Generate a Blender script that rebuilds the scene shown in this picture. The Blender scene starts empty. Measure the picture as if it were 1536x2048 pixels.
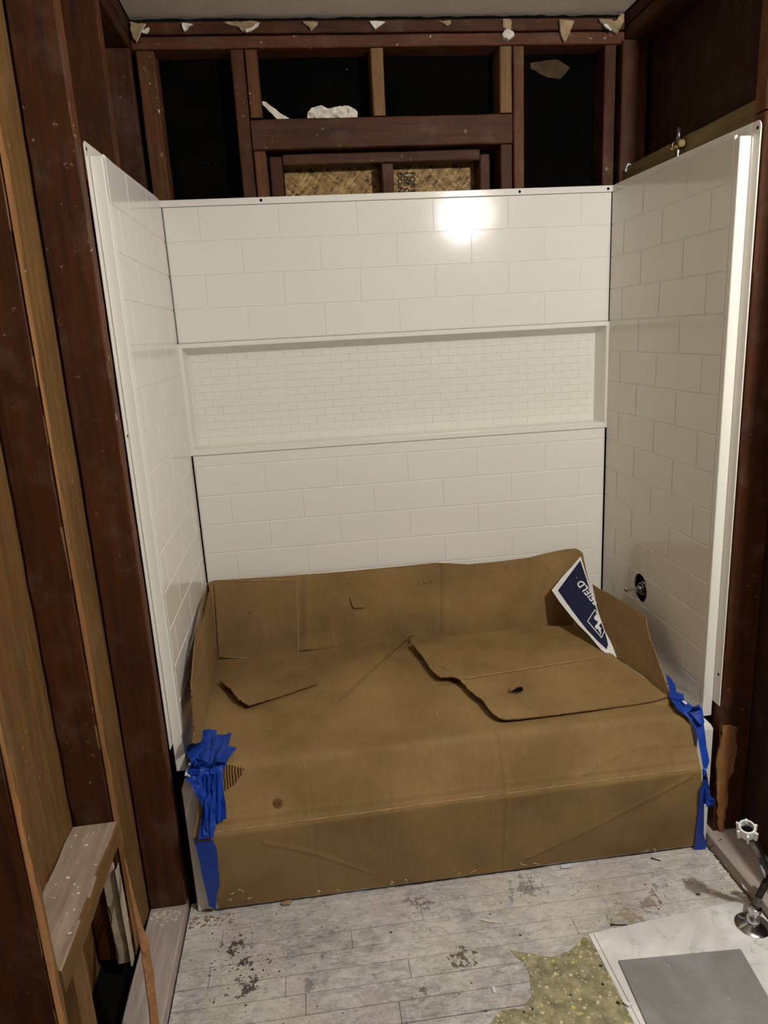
import bpy, bmesh, math, random
from mathutils import Vector, Matrix, noise
from mathutils.geometry import delaunay_2d_cdt

# ---------------------------------------------------------------- camera
CAM = Vector((0.408, -2.499, 1.572))
YAW, PIT, ROL, FPX = math.radians(5.881), math.radians(-14.235), math.radians(-3.081), 1408.5
fw = Vector((math.sin(YAW)*math.cos(PIT), math.cos(YAW)*math.cos(PIT), math.sin(PIT)))
r0 = Vector((math.cos(YAW), -math.sin(YAW), 0)); u0 = r0.cross(fw)
RT = math.cos(ROL)*r0 + math.sin(ROL)*u0
UP = -math.sin(ROL)*r0 + math.cos(ROL)*u0
scn = bpy.context.scene
COL = scn.collection
cd = bpy.data.cameras.new('camera'); cam = bpy.data.objects.new('camera', cd); COL.objects.link(cam)
cd.sensor_fit = 'VERTICAL'; cd.sensor_height = 36.0; cd.lens = FPX/2048*36.0
cd.clip_start = 0.02; cd.clip_end = 60
m = Matrix((( RT.x, UP.x, -fw.x, CAM.x), (RT.y, UP.y, -fw.y, CAM.y), (RT.z, UP.z, -fw.z, CAM.z), (0,0,0,1)))
cam.matrix_world = m
scn.camera = cam

# ---------------------------------------------------------------- light
w = bpy.data.worlds.new('world'); scn.world = w; w.use_nodes = True
bg = w.node_tree.nodes['Background']; bg.inputs[0].default_value = (1.0, 0.965, 0.92, 1); bg.inputs[1].default_value = 0.155
def lamp(name, loc, power, radius, col):
    l = bpy.data.lights.new(name, 'POINT'); l.energy = power; l.shadow_soft_size = radius; l.color = col
    o = bpy.data.objects.new(name, l); COL.objects.link(o); o.location = loc; return o
lamp('work_light', (1.500, -2.17, 2.262), 113, 0.040, (1.0, 0.985, 0.955))
scn.view_settings.view_transform = 'Standard'; scn.view_settings.look = 'None'
scn.view_settings.exposure = 0.0; scn.view_settings.gamma = 1.0; scn.view_settings.use_curve_mapping = False

# ---------------------------------------------------------------- helpers
def ray(x, y): return fw + RT*((x-768)/FPX) - UP*((y-1024)/FPX)
def atX(x, y, v): d = ray(x, y); return CAM + d*((v-CAM.x)/d.x)
def atY(x, y, v): d = ray(x, y); return CAM + d*((v-CAM.y)/d.y)
def atZ(x, y, v): d = ray(x, y); return CAM + d*((v-CAM.z)/d.z)
def atP(x, y, p0, n): d = ray(x, y); return CAM + d*((p0-CAM).dot(n)/d.dot(n))
def lin(c):
    f = lambda v: v/12.92 if v <= 0.04045 else ((v+0.055)/1.055)**2.4
    return (f(c[0]/255), f(c[1]/255), f(c[2]/255), 1)

class NT:
    def __init__(s, name, rough=0.6, spec=0.5, metal=0.0):
        s.m = bpy.data.materials.new(name); s.m.use_nodes = True; s.t = s.m.node_tree
        s.b = s.t.nodes['Principled BSDF']; s.b.inputs['Roughness'].default_value = rough
        s.b.inputs['Specular IOR Level'].default_value = spec; s.b.inputs['Metallic'].default_value = metal
    def n(s, typ, **k):
        nd = s.t.nodes.new(typ)
        for a, v in k.items():
            if a.startswith('i_'):
                key = a[2:].replace('_', ' '); key = int(key) if key.isdigit() else key
                nd.inputs[key].default_value = v
            else: setattr(nd, a, v)
        return nd
    def l(s, a, b): s.t.links.new(a, b)
    def coord(s, kind='Object', scale=(1,1,1), rnd=True):
        if kind == 'World':
            src = s.n('ShaderNodeNewGeometry').outputs['Position']
        else:
            src = s.n('ShaderNodeTexCoord').outputs['Object']
            if rnd:
                oi = s.n('ShaderNodeObjectInfo'); mu = s.n('ShaderNodeMath', operation='MULTIPLY', i_1=37.0)
                s.l(oi.outputs['Random'], mu.inputs[0])
                ad = s.n('ShaderNodeVectorMath', operation='ADD'); s.l(src, ad.inputs[0]); s.l(mu.outputs[0], ad.inputs[1]); src = ad.outputs[0]
        mp = s.n('ShaderNodeVectorMath', operation='MULTIPLY'); mp.inputs[1].default_value = scale
        s.l(src, mp.inputs[0]); return mp.outputs[0]
    def noise(s, vec, scale, detail=4, rough=0.55, dist=0.0):
        nd = s.n('ShaderNodeTexNoise'); nd.inputs['Scale'].default_value = scale; nd.inputs['Detail'].default_value = detail
        nd.inputs['Roughness'].default_value = rough; nd.inputs['Distortion'].default_value = dist
        s.l(vec, nd.inputs['Vector']); return nd.outputs['Fac']
    def ramp(s, fac, stops, interp='LINEAR'):
        nd = s.n('ShaderNodeValToRGB'); cr = nd.color_ramp; cr.interpolation = interp
        while len(cr.elements) < len(stops): cr.elements.new(0.5)
        for e, (p, c) in zip(cr.elements, stops): e.position = p; e.color = c if len(c) == 4 else lin(c)
        s.l(fac, nd.inputs[0]); return nd.outputs[0]
    def mix(s, fac, a, b, blend='MIX'):
        nd = s.n('ShaderNodeMix', data_type='RGBA', blend_type=blend)
        for v, i in ((fac, 0), (a, 6), (b, 7)):
            if hasattr(v, 'links') or hasattr(v, 'is_linked'): s.l(v, nd.inputs[i])
            else: nd.inputs[i].default_value = v
        return nd.outputs[2]
    def math(s, op, a, b=0.0):
        nd = s.n('ShaderNodeMath', operation=op)
        for v, i in ((a, 0), (b, 1)):
            if isinstance(v, (int, float)): nd.inputs[i].default_value = v
            else: s.l(v, nd.inputs[i])
        return nd.outputs[0]
    def color(s, c): 
        if isinstance(c, tuple): s.b.inputs['Base Color'].default_value = c
        else: s.l(c, s.b.inputs['Base Color'])
    def bump(s, h, strength=0.3, dist=0.002):
        nd = s.n('ShaderNodeBump'); nd.inputs['Strength'].default_value = strength; nd.inputs['Distance'].default_value = dist
        s.l(h, nd.inputs['Height']); s.l(nd.outputs[0], s.b.inputs['Normal'])
BW0, BW1 = (0,0,0,1), (1,1,1,1)

def wood(name, dark, light, axis, specks=0.3, rough=0.62, spec=0.25, speckcol=(190,175,155)):
    t = NT(name, rough, spec)
    k = {'x': (1,14,14), 'y': (14,1,14), 'z': (14,14,1)}[axis]
    v = t.coord(scale=k)
    g = t.noise(v, 4.0, 6, 0.6, 0.6)
    g2 = t.noise(v, 18.0, 4, 0.7, 0.2)
    big = t.noise(t.coord(), 3.0, 3)
    f = t.math('ADD', t.math('MULTIPLY', g, 0.55), t.math('MULTIPLY', g2, 0.25)); f = t.math('ADD', f, t.math('MULTIPLY', big, 0.25))
    c = t.ramp(f, [(0.36, dark), (0.66, light)])
    # rubbed-off plaster: pale smears and specks
    sv = t.coord(); s1 = t.noise(sv, 55.0, 3, 0.6); s2 = t.noise(sv, 5.0, 2)
    sp = t.math('MULTIPLY', t.ramp(s1, [(0.665, BW0), (0.70, BW1)]), t.ramp(s2, [(0.50, BW0), (0.62, BW1)]))
    sp = t.math('MULTIPLY', sp, specks)
    haze = t.math('MULTIPLY', t.ramp(t.noise(sv, 9.0, 6, 0.7), [(0.52, BW0), (0.8, BW1)]), 0.09)
    c = t.mix(haze, c, lin(speckcol)); c = t.mix(sp, c, lin(speckcol))
    t.color(c); t.bump(g2, 0.25, 0.0015); return t.m
W = {}
for ax in 'xyz':
    W['red'+ax] = wood('red_fir_'+ax, (38,18,5), (78,40,13), ax)
    W['tan'+ax] = wood('tan_fir_'+ax, (84,60,30), (126,94,54), ax, 0.5)
W['mid'] = wood('brown_fir', (60,33,13), (104,64,32), 'z', 0.9)
W['midx'] = wood('brown_fir_x', (58,30,15), (98,56,30), 'x', 1.0)
W['fresh'] = wood('fresh_split_fir', (104,66,34), (166,120,74), 'z', 0.0)
W['ledger'] = wood('ledger_pine', (98,82,48), (134,116,76), 'y', 0.0)
W['plate'] = wood('dusty_sole_plate', (146,132,124), (188,176,168), 'y', 1.0)
W['platez'] = wood('dusty_block_top', (132,112,94), (176,158,140), 'y', 1.0, speckcol=(220,215,205))
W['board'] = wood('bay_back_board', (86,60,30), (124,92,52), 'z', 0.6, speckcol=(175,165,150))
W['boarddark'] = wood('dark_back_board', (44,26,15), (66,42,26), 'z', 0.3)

def simple(name, c, rough=0.5, spec=0.5, metal=0.0, var=0.0, scale=20.0, bump=0.0, kind='Object'):
    t = NT(name, rough, spec, metal)
    if var or bump:
        v = t.coord(kind); nz = t.noise(v, scale, 5, 0.6)
        if var:
            d = tuple(max(0, x*(1-var)) for x in c); b = tuple(min(255, x*(1+var)) for x in c)
            t.color(t.ramp(nz, [(0.3, d), (0.7, b)]))
        else: t.color(lin(c))
        if bump: t.bump(nz, bump, 0.002)
    else: t.color(lin(c))
    return t.m
# glossy moulded acrylic of the surround and tub
def acrylic(name, wav):
    t = NT(name, 0.13, 0.5); v = t.coord('World')
    t.color(lin((226,223,214))); t.bump(t.noise(v, 5.0, 2, 0.5), wav, 0.004)
    r = t.noise(v, 3.0, 3); t.l(t.math('ADD', t.math('MULTIPLY', r, 0.10), 0.06), t.b.inputs['Roughness']); return t.m
ACR = acrylic('white_acrylic', 0.12)
TUBM = acrylic('white_tub_enamel', 0.08)

def card(name, dark, light, lines=True):
    t = NT(name, 0.72, 0.25)
    v = t.coord('World'); a = t.noise(v, 3.2, 5, 0.6); b = t.noise(t.coord('World', (60, 5, 5)), 3.0, 3, 0.6)
    f = t.math('ADD', t.math('MULTIPLY', a, 0.85), t.math('MULTIPLY', b, 0.15))
    c = t.ramp(f, [(0.36, dark), (0.64, light)])
    sc = t.math('MULTIPLY', t.ramp(t.noise(t.coord('World', (1,1.6,1)), 13.0, 6, 0.75), [(0.60, BW0), (0.78, BW1)]), 0.28)
    c = t.mix(sc, c, lin((176,150,116)))
    ds = t.math('MULTIPLY', t.ramp(t.noise(v, 26.0, 4, 0.7), [(0.66, BW0), (0.75, BW1)]), 0.3)
    c = t.mix(ds, c, lin((70,46,24))); t.color(c)
    wv = t.n('ShaderNodeTexWave', wave_type='BANDS', bands_direction='X'); wv.inputs['Scale'].default_value = 36.0
    wv.inputs['Distortion'].default_value = 0.6; wv.inputs['Detail'].default_value = 1.0
    t.l(v, wv.inputs['Vector'])
    h = t.math('ADD', t.math('MULTIPLY', wv.outputs['Fac'], 0.35 if lines else 0.0), t.noise(v, 14.0, 3))
    t.bump(h, 0.15, 0.0012); return t.m
CARD = card('kraft_cardboard', (120,96,58), (150,122,78))
CARDP = card('kraft_cardboard_plain', (116,92,56), (144,116,74), False)
CORE = simple('corrugated_core', (118,88,56), 0.9, 0.1, var=0.45, scale=240)

def floor_mat():
    t = NT('worn_grey_floor', 0.62, 0.35); v = t.coord('World')
    a = t.noise(v, 4.0, 8, 0.72, 0.4); b = t.noise(t.coord('World', (1,2.2,1)), 24.0, 8, 0.82, 0.6); 
    f = t.math('ADD', t.math('MULTIPLY', a, 0.45), t.math('MULTIPLY', b, 0.6))
    c = t.ramp(f, [(0.36, (100,99,99)), (0.46, (168,166,163)), (0.57, (212,209,203)), (0.72, (238,235,229))])
    # pink and yellow cast of old paint layers
    c = t.mix(t.math('MULTIPLY', t.ramp(t.noise(v, 4.6, 3), [(0.5, BW0), (0.64, BW1)]), 0.45), c, lin((200,184,180)))
    c = t.mix(t.math('MULTIPLY', t.ramp(t.noise(t.coord('World', (1,1,3)), 3.7, 3), [(0.5, BW0), (0.62, BW1)]), 0.35), c, lin((204,200,180)))
    # scratched and dark stuck-on adhesive
    dk = t.ramp(t.noise(t.coord('World', (1,1.8,1)), 34.0, 6, 0.8, 1.0), [(0.60, BW0), (0.68, BW1)])
    c = t.mix(t.math('MULTIPLY', dk, 0.7), c, lin((92,88,85)))
    fine = t.ramp(t.noise(t.coord('World', (1,1.5,1)), 95.0, 7, 0.85), [(0.36, (0.62,0.61,0.60,1)), (0.5, (1,1,1,1))])
    c = t.mix(0.8, c, fine, 'MULTIPLY')
    wh = t.ramp(t.noise(v, 90.0, 3, 0.6), [(0.68, BW0), (0.73, BW1)])
    c = t.mix(t.math('MULTIPLY', wh, 0.7), c, lin((225,222,214)))
    for (x, y, r, col, k) in [(0.118,-0.90,0.055,(70,58,42),0.95),(0.07,-0.89,0.03,(120,104,70),0.8),(0.145,-0.965,0.04,(54,50,46),0.85),(0.15,-1.04,0.06,(60,58,56),0.85),(0.06,-0.985,0.03,(92,92,92),0.8),
            (0.70,-1.035,0.06,(78,64,48),0.85),(0.62,-0.845,0.07,(104,94,90),0.7),(0.93,-0.845,0.10,(96,96,94),0.6),(1.30,-0.90,0.05,(100,100,98),0.6),
            (1.17,-1.00,0.11,(150,140,112),0.75),(1.25,-0.955,0.07,(136,112,98),0.7),(0.34,-0.98,0.03,(70,62,60),0.6),(0.30,-1.06,0.035,(84,84,84),0.5),(0.58,-1.12,0.03,(70,56,46),0.7)]:
        d = t.n('ShaderNodeVectorMath', operation='DISTANCE'); d.inputs[1].default_value = (x, y, 0.0); t.l(v, d.inputs[0])
        q = t.math('ADD', t.math('DIVIDE', d.outputs['Value'], r), t.math('MULTIPLY', t.noise(v, 38.0, 4, 0.7, 0.3), 3.6))
        mk = t.ramp(q, [(0.0, BW1), (1.0, BW0)]) if False else t.math('MULTIPLY', t.math('LESS_THAN', q, 1.38), k)
        sm = t.n('ShaderNodeMapRange', interpolation_type='SMOOTHSTEP'); sm.inputs['From Min'].default_value = 2.12; sm.inputs['From Max'].default_value = 1.98
        sm.inputs['To Min'].default_value = 0.0; sm.inputs['To Max'].default_value = k; t.l(q, sm.inputs['Value'])
        c = t.mix(sm.outputs[0], c, lin(col))
    t.color(c); t.bump(b, 0.5, 0.002); return t.m
FLOOR = floor_mat()
SUB = simple('dark_subfloor', (14,12,10), 0.9, 0.1)
def tar():
    t = NT('black_tar_paper', 0.8, 0.03); v = t.coord('World')
    c = t.ramp(t.noise(v, 6.0, 5), [(0.35, (2,2,2)), (0.7, (10,8,7))])
    s = t.ramp(t.noise(v, 75.0, 4, 0.6), [(0.71, BW0), (0.75, BW1)]); s = t.math('MULTIPLY', s, t.ramp(t.noise(v, 7.0, 2), [(0.50, BW0), (0.6, BW1)]))
    c = t.mix(t.math('MULTIPLY', s, 0.45), c, lin((150,150,145))); t.color(c); t.bump(t.noise(v, 12.0, 5, 0.6, 1.0), 0.6, 0.006); return t.m
TAR = tar()
def osb():
    t = NT('oriented_strand_board', 0.6, 0.3); src = t.coord('World')
    def strands(rot, sc):
        m0 = t.n('ShaderNodeMapping'); m0.inputs['Rotation'].default_value = (0, rot, 0); t.l(src, m0.inputs['Vector'])
        mp = t.n('ShaderNodeMapping'); mp.inputs['Scale'].default_value = (sc, sc, sc*4.5); t.l(m0.outputs[0], mp.inputs['Vector']); vo = t.n('ShaderNodeTexVoronoi'); vo.inputs['Scale'].default_value = 1.0; t.l(mp.outputs[0], vo.inputs['Vector'])
        bw = t.n('ShaderNodeSeparateColor'); t.l(vo.outputs['Color'], bw.inputs[0]); return bw.outputs[0]
    a = strands(0.9, 30); b = strands(-0.7, 26); c3 = strands(0.1, 44)
    f = t.math('ADD', t.math('MULTIPLY', a, 0.4), t.math('ADD', t.math('MULTIPLY', b, 0.35), t.math('MULTIPLY', c3, 0.25)))
    t.color(t.ramp(f, [(0.14, (58,38,16)), (0.30, (120,90,48)), (0.6, (156,124,72)), (0.85, (190,160,104))])); t.bump(f, 0.3, 0.002); return t.m
OSB = osb()
TAPE = simple('blue_masking_tape', (22,62,158), 0.45, 0.3, var=0.12, scale=60, bump=0.1)
DRY = simple('drywall_ceiling', (218,206,190), 0.8, 0.2, var=0.05, scale=4)
GYP = simple('broken_gypsum', (214,206,192), 0.9, 0.1, var=0.10, scale=60, bump=0.6)
PAPER = simple('torn_drywall_paper', (150,128,98), 0.9, 0.1, var=0.15, scale=30, bump=0.3)
CHROME = simple('chrome', (200,200,200), 0.16, 0.5, 1.0)
BRASS = simple('aged_brass', (150,130,90), 0.35, 0.5, 1.0, var=0.2, scale=60)
STEEL = simple('dull_steel', (120,116,110), 0.4, 0.5, 1.0)
RUST = simple('rusty_nail_steel', (70,54,44), 0.7, 0.3, 0.3)
WHITEPL = simple('white_plastic', (226,226,222), 0.35, 0.4)
BLACKH = simple('black_braided_hose', (38,36,34), 0.5, 0.3, var=0.35, scale=400, bump=0.6)
DARK = simple('black_void', (8,8,8), 0.9, 0.1)
NAVY = simple('navy_ink', (13,21,56), 0.4, 0.4, var=0.08, scale=8)
LWHITE = simple('white_ink', (222,222,220), 0.45, 0.4, var=0.04, scale=30)
CREAM = simple('cream_painted_plaster', (178,166,140), 0.7, 0.3, var=0.12, scale=14, bump=0.3)
PAPERW = simple('white_paper_label', (210,214,222), 0.6, 0.3)
def vinyl():
    t = NT('old_flecked_vinyl', 0.55, 0.35); v = t.coord('World')
    c = t.ramp(t.noise(v, 30.0, 6, 0.7), [(0.35, (118,112,82)), (0.65, (176,170,134))])
    c = t.mix(t.math('MULTIPLY', t.ramp(t.noise(v, 5.5, 4), [(0.5, BW0), (0.62, BW1)]), 0.6), c, lin((112,106,88)))
    for sc, th, col in ((62.0, 0.16, (214,208,168)), (48.0, 0.13, (206,198,96)), (40.0, 0.11, (44,42,36)), (120.0, 0.2, (196,190,160))):
        vo = t.n('ShaderNodeTexVoronoi', distance='CHEBYCHEV'); vo.inputs['Scale'].default_value = sc
        mp = t.n('ShaderNodeMapping'); mp.inputs['Rotation'].default_value = (0,0,sc); mp.inputs['Location'].default_value = (sc*.37, sc*.11, 0.0); t.l(v, mp.inputs[0]); t.l(mp.outputs[0], vo.inputs['Vector'])
        sepc = t.n('ShaderNodeSeparateColor'); t.l(vo.outputs['Color'], sepc.inputs[0])
        k = t.math('MULTIPLY', t.math('LESS_THAN', vo.outputs['Distance'], t.math('MULTIPLY', sepc.outputs[0], th*1.6)) , t.math('GREATER_THAN', sepc.outputs[1], 0.45))
        c = t.mix(k, c, lin(col))
    t.color(c); return t.m
VINYL = vinyl()
def marble(name, lo, hi, vein, kv):
    t = NT(name, 0.45, 0.35); v = t.coord('World')
    c = t.ramp(t.noise(v, 6.0, 6, 0.6, 0.8), [(0.35, lo), (0.62, hi)])
    c = t.mix(t.math('MULTIPLY', t.ramp(t.noise(v, 13.0, 6, 0.7, 1.5), [(0.55, BW0), (0.7, BW1)]), kv), c, lin(vein))
    s = t.ramp(t.noise(v, 110.0, 2), [(0.72, BW0), (0.76, BW1)]); c = t.mix(t.math('MULTIPLY', s, 0.6), c, lin((215,210,200)))
    t.color(c); t.bump(t.noise(v, 30.0, 4), 0.2, 0.001); return t.m
MARB = marble('white_stone_sheet', (206,206,203), (238,238,235), (150,150,148), 0.6)
GTILE = marble('grey_slab', (128,126,124), (150,149,148), (112,110,110), 0.4)

WL = {}   # world locations of object origins
def obj(name, verts, faces, mat, parent=None, origin=None, smooth=False, mi=None):
    vs = [Vector(v) for v in verts]
    if origin is None:
        lo = Vector((min(v.x for v in vs), min(v.y for v in vs), min(v.z for v in vs))); hi = Vector((max(v.x for v in vs), max(v.y for v in vs), max(v.z for v in vs)))
        origin = Vector(((lo.x+hi.x)/2, (lo.y+hi.y)/2, lo.z))
    me = bpy.data.meshes.new(name); me.from_pydata([v-origin for v in vs], [], faces)
    mats = mat if isinstance(mat, (list, tuple)) else [mat]
    for q in mats: me.materials.append(q)
    if mi: me.polygons.foreach_set('material_index', mi)
    if smooth: me.polygons.foreach_set('use_smooth', [True]*len(me.polygons))
    me.update()
    o = bpy.data.objects.new(name, me); COL.objects.link(o); place(o, origin, parent); return o
def place(o, origin, parent=None):
    WL[o] = Vector(origin)
    if parent: o.parent = parent; o.location = Vector(origin)-WL[parent]
    else: o.location = origin
def empty(name, loc):
    o = bpy.data.objects.new(name, None); o.empty_display_size = 0.05; COL.objects.link(o); place(o, Vector(loc)); return o
def tag(o, label, cat, group=None):
    o['label'] = label; o['category'] = cat
    if group: o['group'] = group
    return o
def struct(o): o['kind'] = 'structure'; return o
def bmobj(name, bm, mat, parent=None, origin=None, smooth=False):
    bm.verts.ensure_lookup_table(); bm.verts.index_update()
    vs = [v.co.copy() for v in bm.verts]; fs = [[v.index for v in f.verts] for f in bm.faces]; mi = [f.material_index for f in bm.faces]
    bm.free(); return obj(name, vs, fs, mat, parent, origin, smooth, mi)
def box(bm, a, b, bev=0.0, seg=1, rot=None):
    c = [(a[i]+b[i])/2 for i in range(3)]; s = [abs(b[i]-a[i]) for i in range(3)]
    r = bmesh.ops.create_cube(bm, size=1.0); vs = r['verts']
    for v in vs: v.co = Vector((v.co.x*s[0], v.co.y*s[1], v.co.z*s[2]))
    if bev:
        es = list({e for v in vs for e in v.link_edges})
        r = bmesh.ops.bevel(bm, geom=es, offset=bev, segments=seg, profile=0.5, affect='EDGES'); vs = list({v for f in r['faces'] for v in f.verts} | {v for v in vs if v.is_valid})
    for v in vs:
        if rot: v.co = rot @ v.co
        v.co += Vector(c)
    return vs
# a rough-sawn board: octagonal section swept lengthwise with a slightly wandering edge
def board(name, a, b, mat, parent, axis='z', rough=0.0012, seed=0, bev=0.003, facemat=None, fdir=None):
    a = Vector(a); b = Vector(b); ax = 'xyz'.index(axis); o1, o2 = [i for i in range(3) if i != ax]
    L = b[ax]-a[ax]; n = max(2, int(L/0.06)); rs = random.Random(seed*7919+int(abs(a.x*997)+abs(a.y*613)*31+abs(a.z*389)*7))
    sec = [(0,0,1,0),(1,0,-1,0),(1,0,0,1),(1,1,0,-1),(1,1,-1,0),(0,1,1,0),(0,1,0,-1),(0,0,0,1)]
    vs = []; fs = []; mi = []
    off = [[0,0] for _ in range(4)]
    for i in range(n+1):
        t = a[ax]+L*i/n
        for c in range(4): off[c] = [rs.uniform(-rough, rough) for _ in range(2)] 
        for (c1, c2, d1, d2) in sec:
            j = off[c1*2+c2]; p = [0,0,0]; p[ax] = t
            p[o1] = (b[o1] if c1 else a[o1]) + d1*bev*(1+rs.uniform(-.4,.6)*min(1,rough*400)) + (-abs(j[0]) if c1 else abs(j[0]))
            p[o2] = (b[o2] if c2 else a[o2]) + d2*bev*(1+rs.uniform(-.4,.6)*min(1,rough*400)) + (-abs(j[1]) if c2 else abs(j[1]))
            vs.append(p)
    for i in range(n):
        for k in range(8):
            q = [i*8+k, i*8+(k+1) % 8, (i+1)*8+(k+1) % 8, (i+1)*8+k]; fs.append(q)
    fs.append(list(range(7, -1, -1))); fs.append([n*8+k for k in range(8)])
    if axis == 'y': fs = [f[::-1] for f in fs]
    mats = [mat]; mi = [0]*len(fs)
    if facemat:
        mats = [mat, facemat]
        for idx, f in enumerate(fs):
            p = [Vector(vs[i]) for i in f]; nn = (p[1]-p[0]).cross(p[2]-p[0])
            if nn.length and abs(nn.normalized().dot(Vector(fdir))) > 0.8:
                cen = sum(p, Vector())/len(p); mid = (a+b)/2
                if (cen-mid).dot(Vector(fdir)) > 0: mi[idx] = 1
    return obj(name, vs, fs, mats, parent, mi=mi)
def tube(path, r, seg=12, closed=False, caps=True, rad=None):
    vs = []; fs = []; pts = [Vector(p) for p in path]; n = len(pts); prev = None
    for i, p in enumerate(pts):
        t = (pts[min(i+1, n-1)]-pts[max(i-1, 0)]).normalized()
        if prev is None: prev = t.orthogonal().normalized()
        u = (prev - t*prev.dot(t)).normalized(); prev = u; v = t.cross(u); rr = rad[i] if rad else r
        for k in range(seg):
            an = 2*math.pi*k/seg; vs.append(p+u*math.cos(an)*rr+v*math.sin(an)*rr)
    for i in range(n-1):
        for k in range(seg): fs.append([i*seg+k, i*seg+(k+1) % seg, (i+1)*seg+(k+1) % seg, (i+1)*seg+k])
    if caps: fs.append(list(range(seg-1, -1, -1))); fs.append([(n-1)*seg+k for k in range(seg)])
    return vs, fs
def bez(pts, n=8):
    P = [Vector(p) for p in pts]; P = [P[0]*2-P[1]]+P+[P[-1]*2-P[-2]]; out = []
    for i in range(1, len(P)-2):
        for k in range(n):
            t = k/n; out.append(0.5*((2*P[i])+(P[i+1]-P[i-1])*t+(2*P[i-1]-5*P[i]+4*P[i+1]-P[i+2])*t*t+(3*P[i]-P[i-1]-3*P[i+1]+P[i+2])*t**3))
    out.append(P[-2]); return out
# a real sheet with thickness: outline in any 2-D space, mapped to the surface it lies on, filled by a fine triangle mesh
def jag(poly, amp, step, seed=0, closed=True):
    rs = random.Random(seed); out = []
    n = len(poly)
    for i in range(n if closed else n-1):
        a = Vector(poly[i][:2]); b = Vector(poly[(i+1) % n][:2]); L = (b-a).length; k = max(1, int(L/step)); pr = Vector((-(b-a).y, (b-a).x)).normalized() if L else Vector((0,0))
        for j in range(k):
            q = a.lerp(b, j/k); 
            if j: q = q+pr*rs.uniform(-amp, amp)
            out.append((q.x, q.y))
    return out
def sheet(name, poly, to3d, thick, mat, parent=None, step=10.0, amp=0.0, freq=20.0, edge=None, seed=0, fn=None, smooth=True, toward=None):
    poly = [Vector(p[:2]) for p in poly]
    n = len(poly); xs = [p.x for p in poly]; ys = [p.y for p in poly]
    def inside(x, y):
        c = False; j = n-1
        for i in range(n):
            if (poly[i].y > y) != (poly[j].y > y) and x < (poly[j].x-poly[i].x)*(y-poly[i].y)/(poly[j].y-poly[i].y)+poly[i].x: c = not c
            j = i
        return c
    def dist(x, y):
        q = Vector((x, y)); d = 1e9
        for i in range(n):
            a, b = poly[i], poly[(i+1) % n]; ab = b-a; t = max(0, min(1, (q-a).dot(ab)/max(ab.length_squared, 1e-12))); d = min(d, (a+ab*t-q).length)
        return d
    pts = list(poly); rs = random.Random(seed)
    nx = int((max(xs)-min(xs))/step)+1; ny = int((max(ys)-min(ys))/step)+1
    for i in range(nx+1):
        for j in range(ny+1):
            x = min(xs)+i*step+rs.uniform(-.2, .2)*step; y = min(ys)+j*step+rs.uniform(-.2, .2)*step
            if inside(x, y) and dist(x, y) > step*0.35: pts.append(Vector((x, y)))
    vo, eo, fo, *_ = delaunay_2d_cdt(pts, [], [list(range(n))], 1, 1e-6)
    fo = [list(f) for f in fo]
    P = [Vector(to3d(v.x, v.y)) for v in vo]
    N = [Vector() for _ in P]
    for f in fo:
        nn = (P[f[1]]-P[f[0]]).cross(P[f[2]]-P[f[0]])
        for i in f: N[i] += nn
    tw = Vector(toward) if toward else CAM-sum(P, Vector())/len(P)
    if sum((q for q in N), Vector()).dot(tw) < 0: N = [-q for q in N]; fo = [f[::-1] for f in fo]
    N = [q.normalized() for q in N]
    if amp or fn:
        so = Vector((seed*3.7, seed*1.3, 0))
        for i in range(len(P)):
            k = amp*noise.fractal((P[i]+so)*freq, 1.0, 2.0, 3) if amp else 0
            if fn: k += fn(vo[i].x, vo[i].y)
            P[i] = P[i]+N[i]*k
    cnt = len(P); V = P+[P[i]-N[i]*thick for i in range(cnt)]
    F = list(fo)+[[i+cnt for i in f[::-1]] for f in fo]; mi = [0]*(2*len(fo))
    ed = {}
    for f in fo:
        for i in range(3):
            a, b = f[i], f[(i+1) % 3]; ed[(a, b)] = ed.get((a, b), 0)+1
    for (a, b) in list(ed):
        if (b, a) not in ed: F.append([b, a, a+cnt, b+cnt]); mi.append(1 if edge else 0)
    o = obj(name, V, F, [mat, edge] if edge else mat, parent, mi=mi)
    if smooth: o.data.polygons.foreach_set('use_smooth', [k == 0 for k in mi] if edge else [True]*len(mi))
    if smooth:
        try: o.data.set_sharp_from_angle(angle=math.radians(40))
        except Exception: pass
    return o

XL, XR, ZC = -0.035, 1.545, 2.545        # framing faces and ceiling height
YFRONT = -3.1

# ================================================================= STRUCTURE
# ---- floor: sub-floor, strip flooring laid plank by plank
bm = bmesh.new(); box(bm, (-0.35, YFRONT, -0.06), (1.95, 0.25, -0.020)); floor = struct(bmobj('floor', bm, SUB))
PW = 0.0575; cache = {}
def plank(x0, x1, y0, y1, k):
    key = (round(x1-x0, 3), round(y1-y0, 4))
    if key not in cache:
        bm = bmesh.new(); w_, h_ = key; box(bm, (-w_/2, -h_/2, -0.019), (w_/2, h_/2, 0.0), 0.0008)
        me = bpy.data.meshes.new('plank'); bm.to_mesh(me); bm.free(); me.materials.append(FLOOR); cache[key] = me
    o = bpy.data.objects.new('plank', cache[key]); COL.objects.link(o)
    place(o, Vector(((x0+x1)/2, (y0+y1)/2, 0.0005*((k*37) % 5-2)*0.5-0.0006)), floor)
rs = random.Random(4); row = 0; y1 = -0.793+PW*1
JO = {0: [1.17], 1: [0.95], 2: [0.07, 0.62], 3: [0.42, 1.28], 4: [0.05, 1.02], 5: [0.245, 0.56], 6: [0.295, 1.31], 7: [0.52, 1.12]}
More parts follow.
